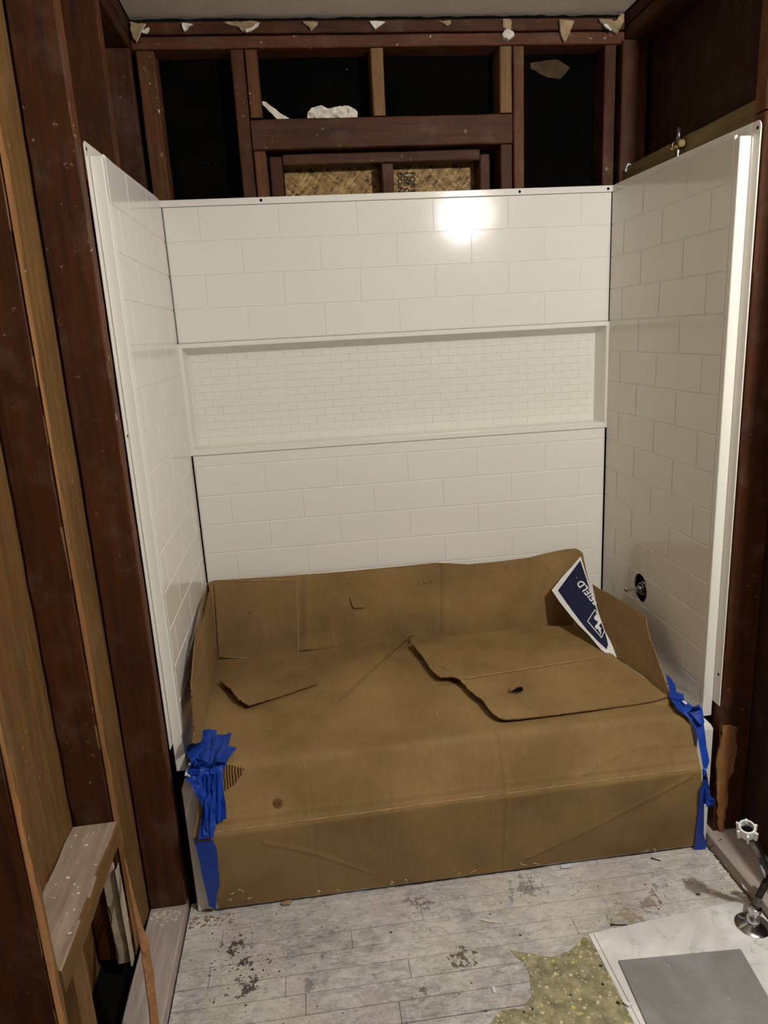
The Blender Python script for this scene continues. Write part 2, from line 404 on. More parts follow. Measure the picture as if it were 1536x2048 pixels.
while y1 > YFRONT+PW:
    js = JO.get(row, [rs.uniform(0.1, 0.6), rs.uniform(0.8, 1.4)]); xs = [XL+0.002]+js+[1.522]
    for i in range(len(xs)-1): plank(xs[i]+0.0007, xs[i+1]-0.0007, y1-PW+0.0021, y1, row*3+i)
    y1 -= PW; row += 1
# sole plates with the wall studs standing on them
# ---- ceiling with a torn back edge
edge = [(-0.033, YFRONT), (1.543, YFRONT), (1.543, 0.03)]
e2 = jag([(1.543, 0.035), (-0.033, 0.04)], 0.006, 0.025, 3, closed=False)
ceil = struct(sheet('ceiling', [(p[0], p[1]) for p in edge]+e2+[(-0.033, 0.04)], lambda x, y: (x, y, ZC), 0.013, DRY, step=0.25, toward=(0,0,-1), edge=GYP))
bm = bmesh.new(); box(bm, (-0.35, YFRONT, ZC+0.016), (1.95, 0.25, ZC+0.05)); bmobj('attic_board', bm, W['redx'], ceil)

# ---- back wall: tar-papered sheathing, studs, header, old window frame with strand board behind
YB = 0.012; YD = 0.105
bm = bmesh.new()
box(bm, (-0.20, YD, 0.0), (0.345, YD+0.02, ZC)); box(bm, (1.165, YD, 0.0), (1.80, YD+0.02, ZC)); box(bm, (0.345, YD, 2.20), (1.165, YD+0.02, ZC)); box(bm, (0.345, YD, 0.0), (1.165, YD+0.02, 1.6))
wall_back = struct(bmobj('wall_back', bm, TAR))
def bb(name, x0, z0, x1, z1, mat, ax, y0=YB, y1=YD-0.002, **k): return board(name, (x0, y0, z0), (x1, y1, z1), mat, wall_back, ax, **k)
bb('top_plate', XL+.002, 2.494, XR-.002, 2.530, W['redx'], 'x', seed=1)
bb('top_plate', XL+.002, 2.453, XR-.002, 2.490, W['midx'], 'x', seed=2)
for x0, x1, z0, z1, mt in ((-0.025, 0.030, 1.60, 2.450, 'mid'), (0.262, 0.304, 1.60, 2.450, 'redz'), (0.307, 0.346, 2.258, 2.450, 'mid'), (0.307, 0.346, 1.60, 2.160, 'mid'),
        (0.702, 0.743, 2.256, 2.450, 'tanz'), (1.123, 1.164, 2.256, 2.450, 'tanz'), (1.123, 1.164, 1.60, 2.160, 'redz'), (1.168, 1.205, 1.60, 2.450, 'mid'), (1.478, 1.519, 1.60, 2.450, 'redz')):
    bb('cripple_stud' if z0 > 2 else 'stud', x0, z0, x1, z1, W[mt], 'z', seed=int(x0*100)+60)
bb('window_header', 0.307, 2.163, 1.164, 2.254, W['redx'], 'x', seed=5)
bb('rough_sill', XL+.002, 1.575, XR-.002, 1.598, W['redx'], 'x', y0=0.02)
# old window frame and the boarded-up opening
win = struct(empty('window_1', (0.73, 0.06, 1.6)))
def wb(name, a, b, mat, ax, **k): return board(name, a, b, mat, win, ax, **k)
wb('window_jamb', (0.353, 0.048, 1.60), (0.398, 0.125, 2.150), W['redz'], 'z')
wb('window_jamb', (1.060, 0.048, 1.60), (1.096, 0.125, 2.140), W['redz'], 'z')
wb('window_head', (0.400, 0.040, 2.121), (1.058, 0.100, 2.156), W['redx'], 'x', seed=3)
wb('window_mullion', (0.724, 0.046, 1.60), (0.764, 0.115, 2.1195), W['redz'], 'z')
wb('window_sill', (0.353, 0.050, 1.602), (1.096, 0.124, 1.63), W['redx'], 'x')
bm = bmesh.new(); box(bm, (0.400, 0.128, 1.60), (0.7235, 0.139, 2.152)); bmobj('strand_board', bm, OSB, win)
bm = bmesh.new(); box(bm, (0.7255, 0.128, 1.60), (1.10, 0.139, 2.152)); ob2 = bmobj('strand_board', bm, OSB, win)
bm = bmesh.new(); box(bm, (0.345, 0.142, 1.60), (1.165, 0.15, 2.22)); bmobj('backing_board', bm, DARK, win)
def text_mesh(name, body, size, origin, ux, uy, mat, parent, ext=0.0004, clip=None, bold=0.0, sp=1.0):
    cu = bpy.data.curves.new('lettering', 'FONT'); cu.body = body; cu.size = size; cu.extrude = ext; cu.offset = bold; cu.space_character = sp; cu.resolution_u = 3
    o = bpy.data.objects.new('lettering', cu); COL.objects.link(o)
    dg = bpy.context.evaluated_depsgraph_get(); me = bpy.data.meshes.new_from_object(o.evaluated_get(dg)); bpy.data.objects.remove(o)
    ux = Vector(ux).normalized(); uy = Vector(uy).normalized(); un = ux.cross(uy)
    bm = bmesh.new(); bm.from_mesh(me); bpy.data.meshes.remove(me)
    for v in bm.verts: v.co = Vector(origin)+ux*v.co.x+uy*v.co.y+un*v.co.z
    if clip: bmesh.ops.bisect_plane(bm, geom=bm.verts[:]+bm.edges[:]+bm.faces[:], plane_co=clip[0], plane_no=clip[1], clear_outer=True)
    for f in bm.faces: f.material_index = 0
    return bmobj(name, bm, mat, parent)
INK = simple('black_ink', (30,24,18), 0.7, 0.2)
for i, (tx, sz) in enumerate((('FOR LO', 0.027), ('USE ON', 0.026), ('DO NOT', 0.025))):
    text_mesh('stamped_lettering', tx, sz, (0.788+(2-i)*0.0215, 0.1276, 2.108), (0,0,-1), (1,0,0), INK, ob2, 0.0003, bold=0.0007)

# ---- left wall framing
bm = bmesh.new(); box(bm, (-0.262, YFRONT, 0.0), (-0.240, -0.80, ZC), 0.0); box(bm, (-0.16, -0.80, 0.0), (-0.142, 0.10, ZC))
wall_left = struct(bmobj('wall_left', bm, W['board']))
def lb(name, a, b, mat, ax='z', **k): return board(name, a, b, mat, wall_left, ax, **k)
lb('top_plate', (-0.137, -0.78, 2.447), (XL, 0.09, 2.490), W['redy'], 'y')
lb('top_plate', (-0.137, -0.78, 2.494), (XL, 0.09, 2.543), W['redy'], 'y')
lb('sole_plate', (-0.137, -0.71, 0.0), (XL, 0.0, 0.036), W['redy'], 'y')
lb('stud', (-0.137, -0.778, 0.036), (XL, -0.732, 2.444), W['redz'], 'z', facemat=W['mid'], fdir=(1,0,0), seed=11, rough=0.0016)
lb('stud', (-0.137, -0.400, 0.04), (XL, -0.352, 2.444), W['redz'], 'z', facemat=W['mid'], fdir=(1,0,0), seed=12)
lb('stud', (-0.137, -0.030, 0.04), (XL, 0.008, 2.444), W['redz'], 'z', seed=13)
lb('sole_plate', (-0.137, YFRONT, -0.018), (XL-0.002, -0.7315, 0.034), W['plate'], 'y', facemat=W['plate'], fdir=(0,0,1))
# the deeper partition in front of the alcove
lb('stud', (-0.238, -0.935, 0.036), (-0.139, -0.782, 2.54), W['redz'], 'z', facemat=W['tanz'], fdir=(1,0,0), seed=14, rough=0.003, bev=0.005)
lb('stud', (-0.238, -1.405, 0.036), (-0.132, -1.360, 2.54), W['redz'], 'z', facemat=W['tanz'], fdir=(1,0,0), seed=15, rough=0.002)
lb('stud', (-0.238, -1.810, 0.036), (-0.132, -1.765, 2.54), W['redz'], 'z', facemat=W['tanz'], fdir=(1,0,0), seed=16)
lb('stud', (-0.238, -2.22, 0.036), (-0.132, -2.175, 2.54), W['redz'], 'z', facemat=W['tanz'], fdir=(1,0,0), seed=17)
lb('blocking', (-0.239, -1.359, 0.388), (-0.128, -0.937, 0.446), W['tany'], 'y', facemat=W['platez'], fdir=(0,0,1), seed=18, rough=0.0025)
lb('cripple_stud', (-0.205, -1.300, 0.036), (-0.134, -1.235, 0.386), W['tanz'], 'z', seed=19, rough=0.003)
sheet('loose_lath', [(248,1716),(252,1722),(268,1790),(284,1850),(296,1876),(307,1950),(319,2060),(325,2140),(311,2140),(298,2010),(282,1900),(264,1800)], lambda x, y: atY(x, y, -0.945-0.38*max(0, (y-1716)/424)), 0.006, W['fresh'], wall_left, step=12, amp=0.001, freq=30)
cr = lb('plaster_strip', (-0.186, -0.952, 0.036), (-0.150, -0.938, 0.335), CREAM, 'z', seed=20, rough=0.003)
lb('lath_strip', (-0.147, -0.965, 0.036), (-0.1415, -0.938, 0.33), CREAM, 'z', seed=21, rough=0.002)
for z in (0.215, 0.10):
    v, f = tube([(-0.18, -0.953, z), (-0.165, -0.985, z-0.004), (-0.158, -1.01, z+0.002)], 0.0016, 8); obj('nail', v, f, RUST, cr, smooth=True)
we = jag([(-0.9345, 0.05), (-0.9345, 2.5)], 0.0, 0.05, 1, closed=False)+[(-0.9345, 2.5)]+jag([(-0.915, 2.5), (-0.905, 1.9), (-0.921, 1.5), (-0.908, 1.0), (-0.900, 0.55), (-0.912, 0.05)], 0.006, 0.035, 4, closed=False)
sheet('worn_edge', we, lambda y, z: (-0.1372, y, z), 0.0012, W['fresh'], wall_left, step=0.05, toward=(1,0,0))
we = jag([(-1.4045, 0.05), (-1.4045, 2.5)], 0.0, 0.05, 1, closed=False)+[(-1.4045, 2.5)]+jag([(-1.385, 2.5), (-1.392, 1.0), (-1.378, 0.55), (-1.388, 0.05)], 0.005, 0.03, 4, closed=False)
sheet('worn_edge', we, lambda y, z: (-0.1305, y, z), 0.0012, W['fresh'], wall_left, step=0.05, toward=(1,0,0))

# ---- right wall framing
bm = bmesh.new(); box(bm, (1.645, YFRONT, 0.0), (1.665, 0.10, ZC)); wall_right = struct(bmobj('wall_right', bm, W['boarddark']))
def rb(name, a, b, mat, ax='z', **k): return board(name, a, b, mat, wall_right, ax, **k)
rb('top_plate', (XR, YFRONT, 2.462), (1.640, 0.09, 2.502), W['redy'], 'y')
rb('top_plate', (XR, YFRONT, 2.506), (1.640, 0.09, 2.543), W['redy'], 'y')
rb('stud', (XR-0.012, -0.002, 0.036), (1.622, 0.040, 2.459), W['redz'], 'z', seed=31)
rb('stud', (XR+0.002, -0.765, 0.036), (1.642, -0.718, 2.036), W['redz'], 'z', facemat=W['mid'], fdir=(-1,0,0), seed=32)
rb('stud', (XR+0.002, -0.765, 2.040), (1.642, -0.718, 2.459), W['redz'], 'z', facemat=W['mid'], fdir=(-1,0,0), seed=33)
rb('stud', (XR+0.002, -1.215, 0.042), (1.642, -1.170, 2.459), W['redz'], 'z', seed=34)
rb('stud', (XR+0.002, -1.62, 0.042), (1.642, -1.58, 2.459), W['redz'], 'z', seed=35)
rb('sole_plate', (1.538, -0.716, -0.018), (1.642, 0.0, 0.034), W['redy'], 'y')
rb('sole_plate', (1.526, YFRONT, -0.018), (1.642, -0.7175, 0.040), W['plate'], 'y', seed=36)
rb('ledger_board', (1.556, -0.716, 1.985), (1.575, -0.004, 2.078), W['ledger'], 'y', seed=37)
# fresh, splintered wood where the post was chewed away beside the tub
sheet('split_wood', jag([(1447,1453),(1461,1451),(1475,1455),(1473,1510),(1466,1545),(1457,1560),(1456,1600),(1447,1662),(1438,1664),(1434,1600),(1432,1530),(1441,1490)], 1.6, 7, 5), lambda x, y: atY(x, y, -0.772), 0.006, W['fresh'], wall_right, step=8, amp=0.003, freq=30)

# loose plaster along the ceiling edge and on the header
def chunk(px, yy, th, mat, lab, seed, amp=0.004, j=0.8, step=5, **k):
    o = sheet('plaster_fragment', jag(px, j, 4, seed), lambda x, y: atY(x, y, yy), th, mat, step=step, amp=amp, freq=60, seed=seed, edge=GYP)
    return tag(o, lab, 'plaster', k.get('group'))
chunk([(260,43),(278,47),(291,47),(284,60),(277,74),(272,83),(266,76),(262,62)], -0.002, 0.008, PAPER, 'tapering drywall scrap hanging in the left ceiling corner', 1)
chunk([(283,61),(292,56),(298,54),(297,61),(291,66),(284,65)], 0.002, 0.010, GYP, 'small white gypsum chip beside the left corner scrap', 2)
chunk([(364,46),(372,46),(386,48),(377,52),(375,58),(368,62),(365,55)], 0.002, 0.008, GYP, 'small white gypsum scrap under the ceiling left of the cripple studs', 3)
chunk([(448,44),(468,43),(500,42),(519,44),(511,49),(505,57),(495,60),(489,63),(482,60),(478,54),(466,50),(456,47)], 0.002, 0.007, PAPER, 'wide torn drywall paper with white lump above the left window stud', 4)
chunk([(491,58),(503,55),(512,47),(519,45),(516,52),(508,58),(502,62),(493,64)], -0.006, 0.008, GYP, 'white gypsum lump on the wide torn drywall paper', 5)
chunk([(606,42),(636,43),(635,48),(628,55),(622,60),(617,52),(608,46)], 0.002, 0.008, PAPER, 'small triangular drywall scrap above the left top window bay', 6)
chunk([(740,42),(754,42),(771,43),(765,47),(757,53),(750,57),(744,49)], 0.002, 0.012, GYP, 'ragged white gypsum scrap above the middle cripple stud', 7)
chunk([(878,42),(900,40),(903,45),(895,51),(888,46)], 0.003, 0.006, PAPER, 'thin tan paper scrap above the right top window bay', 8)
chunk([(1006,38),(1021,38),(1024,46),(1022,58),(1014,62),(1007,52)], 0.0, 0.012, PAPER, 'tan stem of the hanging plaster knob', 9)
chunk([(1010,60),(1020,56),(1029,64),(1028,73),(1018,79),(1009,75),(1005,68)], -0.004, 0.02, GYP, 'rounded white plaster knob hanging over the top plate', 10, amp=0.010)
chunk([(1120,38),(1149,41),(1143,57),(1134,78),(1130,84),(1126,76),(1121,60)], -0.004, 0.009, PAPER, 'pointed tan drywall shard hanging above the right bay', 11, amp=0.002, j=0.4)
chunk([(1199,37),(1215,36),(1228,42),(1234,40),(1243,26),(1249,27),(1247,44),(1240,58),(1235,66),(1228,62),(1216,52),(1206,46)], -0.004, 0.008, PAPER, 'crumpled drywall scrap in the right ceiling corner', 12, amp=0.008)
chunk([(1208,47),(1216,50),(1224,60),(1221,62),(1212,54)], -0.014, 0.006, GYP, 'white chip on the crumpled scrap in the right ceiling corner', 13)
chunk([(524,203),(530,203),(548,216),(560,226),(578,236),(582,239),(556,239),(546,230),(535,218),(526,210)], 0.028, 0.010, GYP, 'long pale plaster splinter leaning at the left end of the header', 14, amp=0.004)
chunk([(614,236),(616,224),(626,214),(642,212),(652,216),(668,215),(680,211),(692,211),(704,214),(715,222),(716,235),(690,237),(650,238)], 0.030, 0.030, GYP, 'big broken plaster lump lying on the window header', 15, amp=0.014)

# ================================================================= SHOWER SURROUND
TH, TW, Z0 = 0.1064, 0.2577, 2.0
tcache = {}
def tile_mesh(wd, ht, g=0.0028, pr=0.0016, bv=0.0013):
    key = (round(wd, 4), round(ht, 4), g)
    if key in tcache: return tcache[key]
    a, b = wd/2-g/2, ht/2-g/2; vs = []
    for d, y in ((0, 0.0), (0, -(pr-bv)), (bv, -pr)):
        vs += [(-a+d, y, -b+d), (a-d, y, -b+d), (a-d, y, b-d), (-a+d, y, b-d)]
    fs = [[8,9,10,11]]
    for L in (0, 4):
        for i in range(4): fs.append([L+i, L+(i+1) % 4, L+4+(i+1) % 4, L+4+i])
    fs.append([3,2,1,0])
    me = bpy.data.meshes.new('tile'); me.from_pydata(vs, [], fs); me.materials.append(ACR); me.update(); tcache[key] = me; return me
def put_tile(parent, c, wd, ht, rz, g=0.0028, nm='tile', pr=0.0016):
    o = bpy.data.objects.new(nm, tile_mesh(wd, ht, g, pr)); COL.objects.link(o); o.rotation_euler = (0, 0, rz); place(o, Vector(c), parent); return o
def spans(lo, hi, start, step):
    e = [lo]; k = math.ceil((lo-start)/step+1e-6)
    while start+k*step < hi-0.006:
        if start+k*step > lo+0.006: e.append(start+k*step)
        k += 1
    e.append(hi); return [(e[i], e[i+1]) for i in range(len(e)-1)]
def hole(bm, c, r, y0, y1):      # dark countersunk screw hole
    pass
# back: upper tiled panel, niche, lower tiled panel
up = tag(empty('shower_surround_panel', (0.755, 0.0, 1.574)), 'white moulded subway-tile panel across the back above the long niche', 'shower panel')
bm = bmesh.new(); box(bm, (0.001, 0.0016, 1.573), (1.509, 0.006, Z0-0.001), 0.001); box(bm, (-0.022, -0.002, Z0), (1.520, 0.008, 2.021), 0.0022, 2); bmobj('panel_back', bm, ACR, up)
for r in range(4):
    for a, b in spans(0.002, 1.508, 0.1109+(0.5*TW if r % 2 else 0), TW): put_tile(up, ((a+b)/2, 0.0016, Z0-(r+.5)*TH), b-a, TH, 0)
for hx, hy in ((316.7,408.5),(521.8,400.4),(1039.3,383.3),(1216.4,377.4)):
    p = atY(hx, hy, -0.002); v, f = tube([(p.x, -0.0026, p.z), (p.x, 0.009, p.z)], 0.0046, 16); obj('screw_hole', v, f, DARK, up)
ni = tag(empty('niche_shelf', (0.755, 0.0, 1.19)), 'long white recessed niche with small brick tiles across the back wall', 'shower niche')
bm = bmesh.new()
zt, zb, xl, xr = 1.556, 1.211, 0.012, 1.500
yo, yi = -0.004, 0.062
O = [(-0.008, 1.190), (1.514, 1.190), (1.514, 1.572), (-0.008, 1.572)]; I = [(xl, zb), (xr, zb), (xr, zt), (xl, zt)]; Bk = [(0.018, 1.2145), (1.486, 1.2145), (1.486, 1.5335), (0.018, 1.5335)]
def ring(pts, y, ins=0.0):
    s = [(1,1),(-1,1),(-1,-1),(1,-1)]
    return [bm.verts.new((p[0]+s[i][0]*ins, y, p[1]+s[i][1]*ins)) for i, p in enumerate(pts)]
rings = [ring(O, 0.012), ring(O, yo+0.003), ring(O, yo+.0008, 0.0008), ring(O, yo, 0.003), ring(I, yo, -0.0025), ring(I, yo+.0008, -.0006), ring(I, yo+0.0028), ring(Bk, yi-.002), ring(Bk, yi, 0.002)]
for A, B in zip(rings, rings[1:]):
    for i in range(4): bm.faces.new([A[i], A[(i+1) % 4], B[(i+1) % 4], B[i]])
bm.faces.new(rings[-1]); bmobj('niche_frame', bm, ACR, ni, smooth=False)
nh = (1.5335-1.2145-0.004)/12
for r in range(12):
    for a, b in spans(0.021, 1.483, 0.021+(0.0325 if r % 2 else 0), 0.0652): put_tile(ni, ((a+b)/2, yi-0.0002, 1.5315-(r+.5)*nh), b-a, nh, 0, 0.0018, 'niche_tile', 0.0013)
lo_ = tag(empty('shower_surround_panel', (0.755, 0.0, 0.42)), 'white moulded subway-tile panel across the back below the long niche', 'shower panel')
bm = bmesh.new(); box(bm, (0.004, 0.0016, 0.415), (1.506, 0.006, 1.1885), 0.001); bmobj('panel_back', bm, ACR, lo_)
zz = [1.1885]+[Z0-TH*k for k in range(8, 15)]+[0.418]
for r in range(len(zz)-1):
    par = (r+7) % 2
    for a, b in (spans(0.005, 1.505, -0.0133+(0.5*TW if par else 0), TW) if r else [(0.005, 1.505)]): put_tile(lo_, ((a+b)/2, 0.0016, (zz[r]+zz[r+1])/2), b-a, zz[r]-zz[r+1], 0)
# side panels
HX, HZ, HR = -0.310, 0.671, 0.050
def side(sx, yf, yfl, label, valve):
    s = 1 if sx else -1; xp = 1.51 if sx else 0.0; xf = 1.5435 if sx else -0.0335
    P = tag(empty('shower_surround_panel', (xp, yf/2, 0.416)), label, 'shower panel')
    x0 = xp+s*0.0016
    def B(bm, a, b, *k): box(bm, (min(a[0], b[0]), a[1], a[2]), (max(a[0], b[0]), b[1], b[2]), *k)
    bm = bmesh.new()
    B(bm, (x0, yf+0.022, 0.415), (x0+s*0.005, 0.0-0.0005, Z0-0.0005), 0.001)
    base = bmobj('panel_back', bm, ACR, P)
    # front return: a rounded stile that steps back to the nailing flange
    bm = bmesh.new(); B(bm, (xp, yf, 0.415), (xf-s*0.004, yf+0.022, 1.992), 0.0035, 3)
    for v in bm.verts: pass
    bmobj('front_stile', bm, ACR, P, smooth=False)
    bm = bmesh.new(); zf = 0.50 if not sx else 0.465
    # flange plate with a rounded upper corner
    out = []; R = 0.016
    pts = [(yf+0.02, zf), (yfl, zf)] + [(yfl+R-R*math.cos(a), 2.020-R+R*math.sin(a)) for a in [i*math.pi/2/6 for i in range(7)]] + [(yf+0.02, 2.020)]
    fr = [bm.verts.new((xf-s*0.0035, p[0], p[1])) for p in pts]; bk = [bm.verts.new((xf, p[0], p[1])) for p in pts]
    bm.faces.new(fr); bm.faces.new(bk[::-1])
    for i in range(len(pts)): bm.faces.new([fr[i], bk[i], bk[(i+1) % len(pts)], fr[(i+1) % len(pts)]])
    bmesh.ops.recalc_face_normals(bm, faces=bm.faces[:])
    bmesh.ops.bevel(bm, geom=[e for e in bm.edges if abs(e.verts[0].co.x-e.verts[1].co.x) < 1e-6], offset=0.001, segments=2, affect='EDGES')
    fl = bmobj('nailing_flange', bm, ACR, P)
    # sloping top web between flange and tile face
    q = [(xf-s*0.0035, 2.0185), (xf-s*0.001, 2.0205), (xp+s*0.004, 2.020), (xp+s*0.001, 2.017), (xp+s*0.001, 2.000)]
    yb_, yf_ = (yf+0.0225, yf+0.0005)
    bm = bmesh.new(); col = []
    for k in range(25):
        y = -0.0005+(yf+0.004)*k/24; e = max(0.0, (k/24-0.10)/0.90); x = xp+s*0.0008+(xf-s*0.0036-xp-s*0.0008)*e; zl = Z0-0.001-0.008*e
        col.append([bm.verts.new(p) for p in ((x, y, zl), (x, y, 2.0190), (x+s*0.0012, y, 2.0205), (x+s*0.005, y, 2.0205), (x+s*0.005, y, zl))])
    for A, Bq in zip(col, col[1:]):
        for q_ in range(5): bm.faces.new([A[q_], A[(q_+1) % 5], Bq[(q_+1) % 5], Bq[q_]])
    bm.faces.new(col[0][::-1]); bm.faces.new(col[-1]); bmesh.ops.recalc_face_normals(bm, faces=bm.faces[:]); bmobj('top_border', bm, ACR, P)
    for fy, fz in ((yfl+0.012, 2.003), (yfl+0.014, 0.56 if sx else 1.36)):
        v, f = tube([(xf-s*0.0042, fy, fz), (xf+s*0.001, fy, fz)], 0.004, 14); obj('screw_hole', v, f, DARK, P)
    zr = [Z0-TH*k for k in range(0, 15)]+[0.416]
    rz = -math.pi/2 if sx else math.pi/2
    cut = []
    for r in range(len(zr)-1):
        for a, b in spans(0.7295 and -(-0.0005), -yf-0.022, -0.028+(0 if r % 2 == 0 else -0.5*TW)+TW, TW):
            o = put_tile(P, (x0, -(a+b)/2, (zr[r]+zr[r+1])/2), b-a, zr[r]-zr[r+1], rz)
            if valve and -b < HX+HR and -a > HX-HR and zr[r+1] < HZ+HR and zr[r] > HZ-HR: cut.append(o)
    if valve:   # bore the valve opening through sheet and tiles
        v, f = tube([(xp-0.02, HX, HZ), (xp+0.03, HX, HZ)], HR, 40); cu = obj('cutter', v, f, ACR)
        for o in cut+[base]:
            if o.data.users > 1: o.data = o.data.copy()
            md = o.modifiers.new('bore', 'BOOLEAN'); md.operation = 'DIFFERENCE'; md.object = cu; md.solver = 'EXACT'
            bpy.context.view_layer.update(); dg = bpy.context.evaluated_depsgraph_get()
            me = bpy.data.meshes.new_from_object(o.evaluated_get(dg)); o.modifiers.clear(); o.data = me
        bpy.data.objects.remove(cu)
    return P
side(0, -0.708, -0.7305, 'left white subway-tile shower panel beside the dark studs', False)
side(1, -0.7295, -0.762, 'right white subway-tile shower panel with the round valve opening', True)

# ================================================================= BATHTUB
tub = tag(empty('bathtub', (0.755, -0.39, 0.0)), 'white alcove bathtub hidden under taped cardboard', 'bathtub')
bm = bmesh.new()
def rrect(x0, x1, y0, y1, r, z, n=6):
    out = []
    for cx, cy, a0 in ((x1-r, y1-r, 0), (x0+r, y1-r, 90), (x0+r, y0+r, 180), (x1-r, y0+r, 270)):
        for i in range(n+1): a = math.radians(a0+90*i/n); out.append(bm.verts.new((cx+r*math.cos(a), cy+r*math.sin(a), z)))
    return out
tr = [rrect(-0.008, 1.523, -0.772, -0.002, 0.004, 0.002), rrect(-0.008, 1.523, -0.772, -0.002, 0.006, 0.398), rrect(-0.004, 1.519, -0.768, -0.006, 0.008, 0.408), rrect(0.0, 1.515, -0.76, -0.01, 0.01, 0.412),
      rrect(0.08, 1.43, -0.68, -0.06, 0.10, 0.412), rrect(0.09, 1.42, -0.672, -0.07, 0.10, 0.400), rrect(0.16, 1.36, -0.62, -0.11, 0.12, 0.10), rrect(0.22, 1.30, -0.56, -0.17, 0.1, 0.075)]
for A, B in zip(tr, tr[1:]):
    for i in range(len(A)): bm.faces.new([A[i], A[(i+1) % len(A)], B[(i+1) % len(A)], B[i]])
bm.faces.new(tr[-1]); bm.faces.new(tr[0][::-1]); bmobj('tub_shell', bm, TUBM, tub, smooth=False)
v, f = tube([(1.25, -0.365, 0.0755), (1.25, -0.365, 0.079)], 0.03, 24); obj('drain', v, f, CHROME, tub)

# ================================================================= CARDBOARD
carton = tag(empty('cardboard_sheet', (0.755, -0.40, 0.40)), 'large brown folded carton draped over the whole bathtub and its front', 'cardboard')
prof = [(-0.030, 0.428), (-0.20, 0.434), (-0.42, 0.440), (-0.62, 0.450), (-0.715, 0.459), (-0.756, 0.4615), (-0.770, 0.459), (-0.779, 0.449), (-0.812, 0.376), (-0.841, 0.312), (-0.845, 0.303), (-0.843, 0.292), (-0.815, 0.14), (-0.784, 0.014)]
PL = [0.0]
for a, b in zip(prof, prof[1:]): PL.append(PL[-1]+math.hypot(a[0]-b[0], a[1]-b[1]))
LT = PL[-1]
def profat(s):
    s = max(0, min(LT, s))
    for i in range(len(prof)-1):
        if s <= PL[i+1]: t = (s-PL[i])/(PL[i+1]-PL[i]); return prof[i][0]+(prof[i+1][0]-prof[i][0])*t, prof[i][1]+(prof[i+1][1]-prof[i][1])*t
    return prof[-1]
NX, NS = 320, 190
def g(x, c, s): return math.exp(-((x-c)/s)**2)
def xl_at(s):
    y, z = profat(s)
    if z > 0.425: return 0.006+0.022*min(1, -y/0.6)-(0.008 if y < -0.7 else 0)
    if z > 0.335: return 0.030+0.014*g(z, 0.40, 0.05)
    if z > 0.30: return 0.022+0.008*(z-0.30)/0.035
    return 0.024+(0.30-z)/0.29*0.030
def xr_at(s):
    y, z = profat(s)
    if s < PL[5]: return 1.392+0.05*min(1, -y/0.7)+(0.012 if y > -0.05 else 0)
    if z > 0.303: return 1.442+(0.456-z)/0.153*0.004
    return 1.446+(0.303-z)/0.29*0.054
vs = []; fs = []
for j in range(NS+1):
    s = LT*j/NS; y, z = profat(s); ya, za = profat(s-0.006); yb_, zb_ = profat(s+0.006); ty, tz = yb_-ya, zb_-za; L = math.hypot(ty, tz); ny, nz = tz/L, -ty/L
    if nz < 0 and z > 0.3: ny, nz = -ny, -nz
    if z < 0.44 and ny > 0: ny, nz = -ny, -nz
    for i in range(NX+1):
        xa, xb = xl_at(s), xr_at(s); x = xa+(xb-xa)*i/NX
        d = 0.0028*noise.fractal(Vector((x*3, y*3, z*3)), 1.0, 2.0, 3)
        if y > -0.12: d *= 0.3
        fr = 1 if s > PL[5] else 0
        if fr:
            d += -0.0022*g(x, 0.868+0.012*(0.46-z), 0.004)+0.0016*g(x, 0.880, 0.006)-0.0012*g(x, 0.338, 0.004)-0.0010*g(x, 0.552, 0.004)
            if z > 0.303:
                d += -0.0022*g(x, 1.29, 0.004)-0.003*g(x, 1.345+(0.46-z)*0.10, 0.004)+0.002*g(x, 1.356+(0.46-z)*0.1, 0.004)
                d += 0.0028*noise.noise(Vector((x*7, z*9, 2.0)))
                zc = 0.326+0.06*max(0, min(1, (x-1.08)/0.16)); d += 0.0034*g(z, zc, 0.003)*(1 if 1.08 < x < 1.43 else 0)
                d += -0.0026*g(z, 0.327, 0.0028)+0.0016*g(z, 0.335, 0.0025)
            else:
                zc = 0.13+(x-1.1)*0.5; d += 0.004*g(z, zc, 0.0035)*(1 if 0.95 < x < 1.42 else 0)
                zc = 0.25-(x-0.22)*0.6-0.01*math.sin(x*14); d += 0.0022*g(z, zc, 0.005)*(1 if 0.2 < x < 0.5 else 0)
                d += 0.003*noise.noise(Vector((x*5, z*5, 5.0)))
        z2 = z; y2 = y
        if s > PL[6]: z2 += 0.022*(x/1.5-0.3)*max(0, 1-abs(z-0.303)/0.13)
        if s > PL[4]-0.02 and s < PL[8]: z2 += 0.004*noise.noise(Vector((x*2.3, 1, 1)))-(0.02*max(0, (x-1.30)/0.14)**2)
        if s > LT-0.02: z2 += 0.004*abs(noise.noise(Vector((x*14, 3, 1))))
        vs.append((x, y2+ny*d, z2+nz*d))
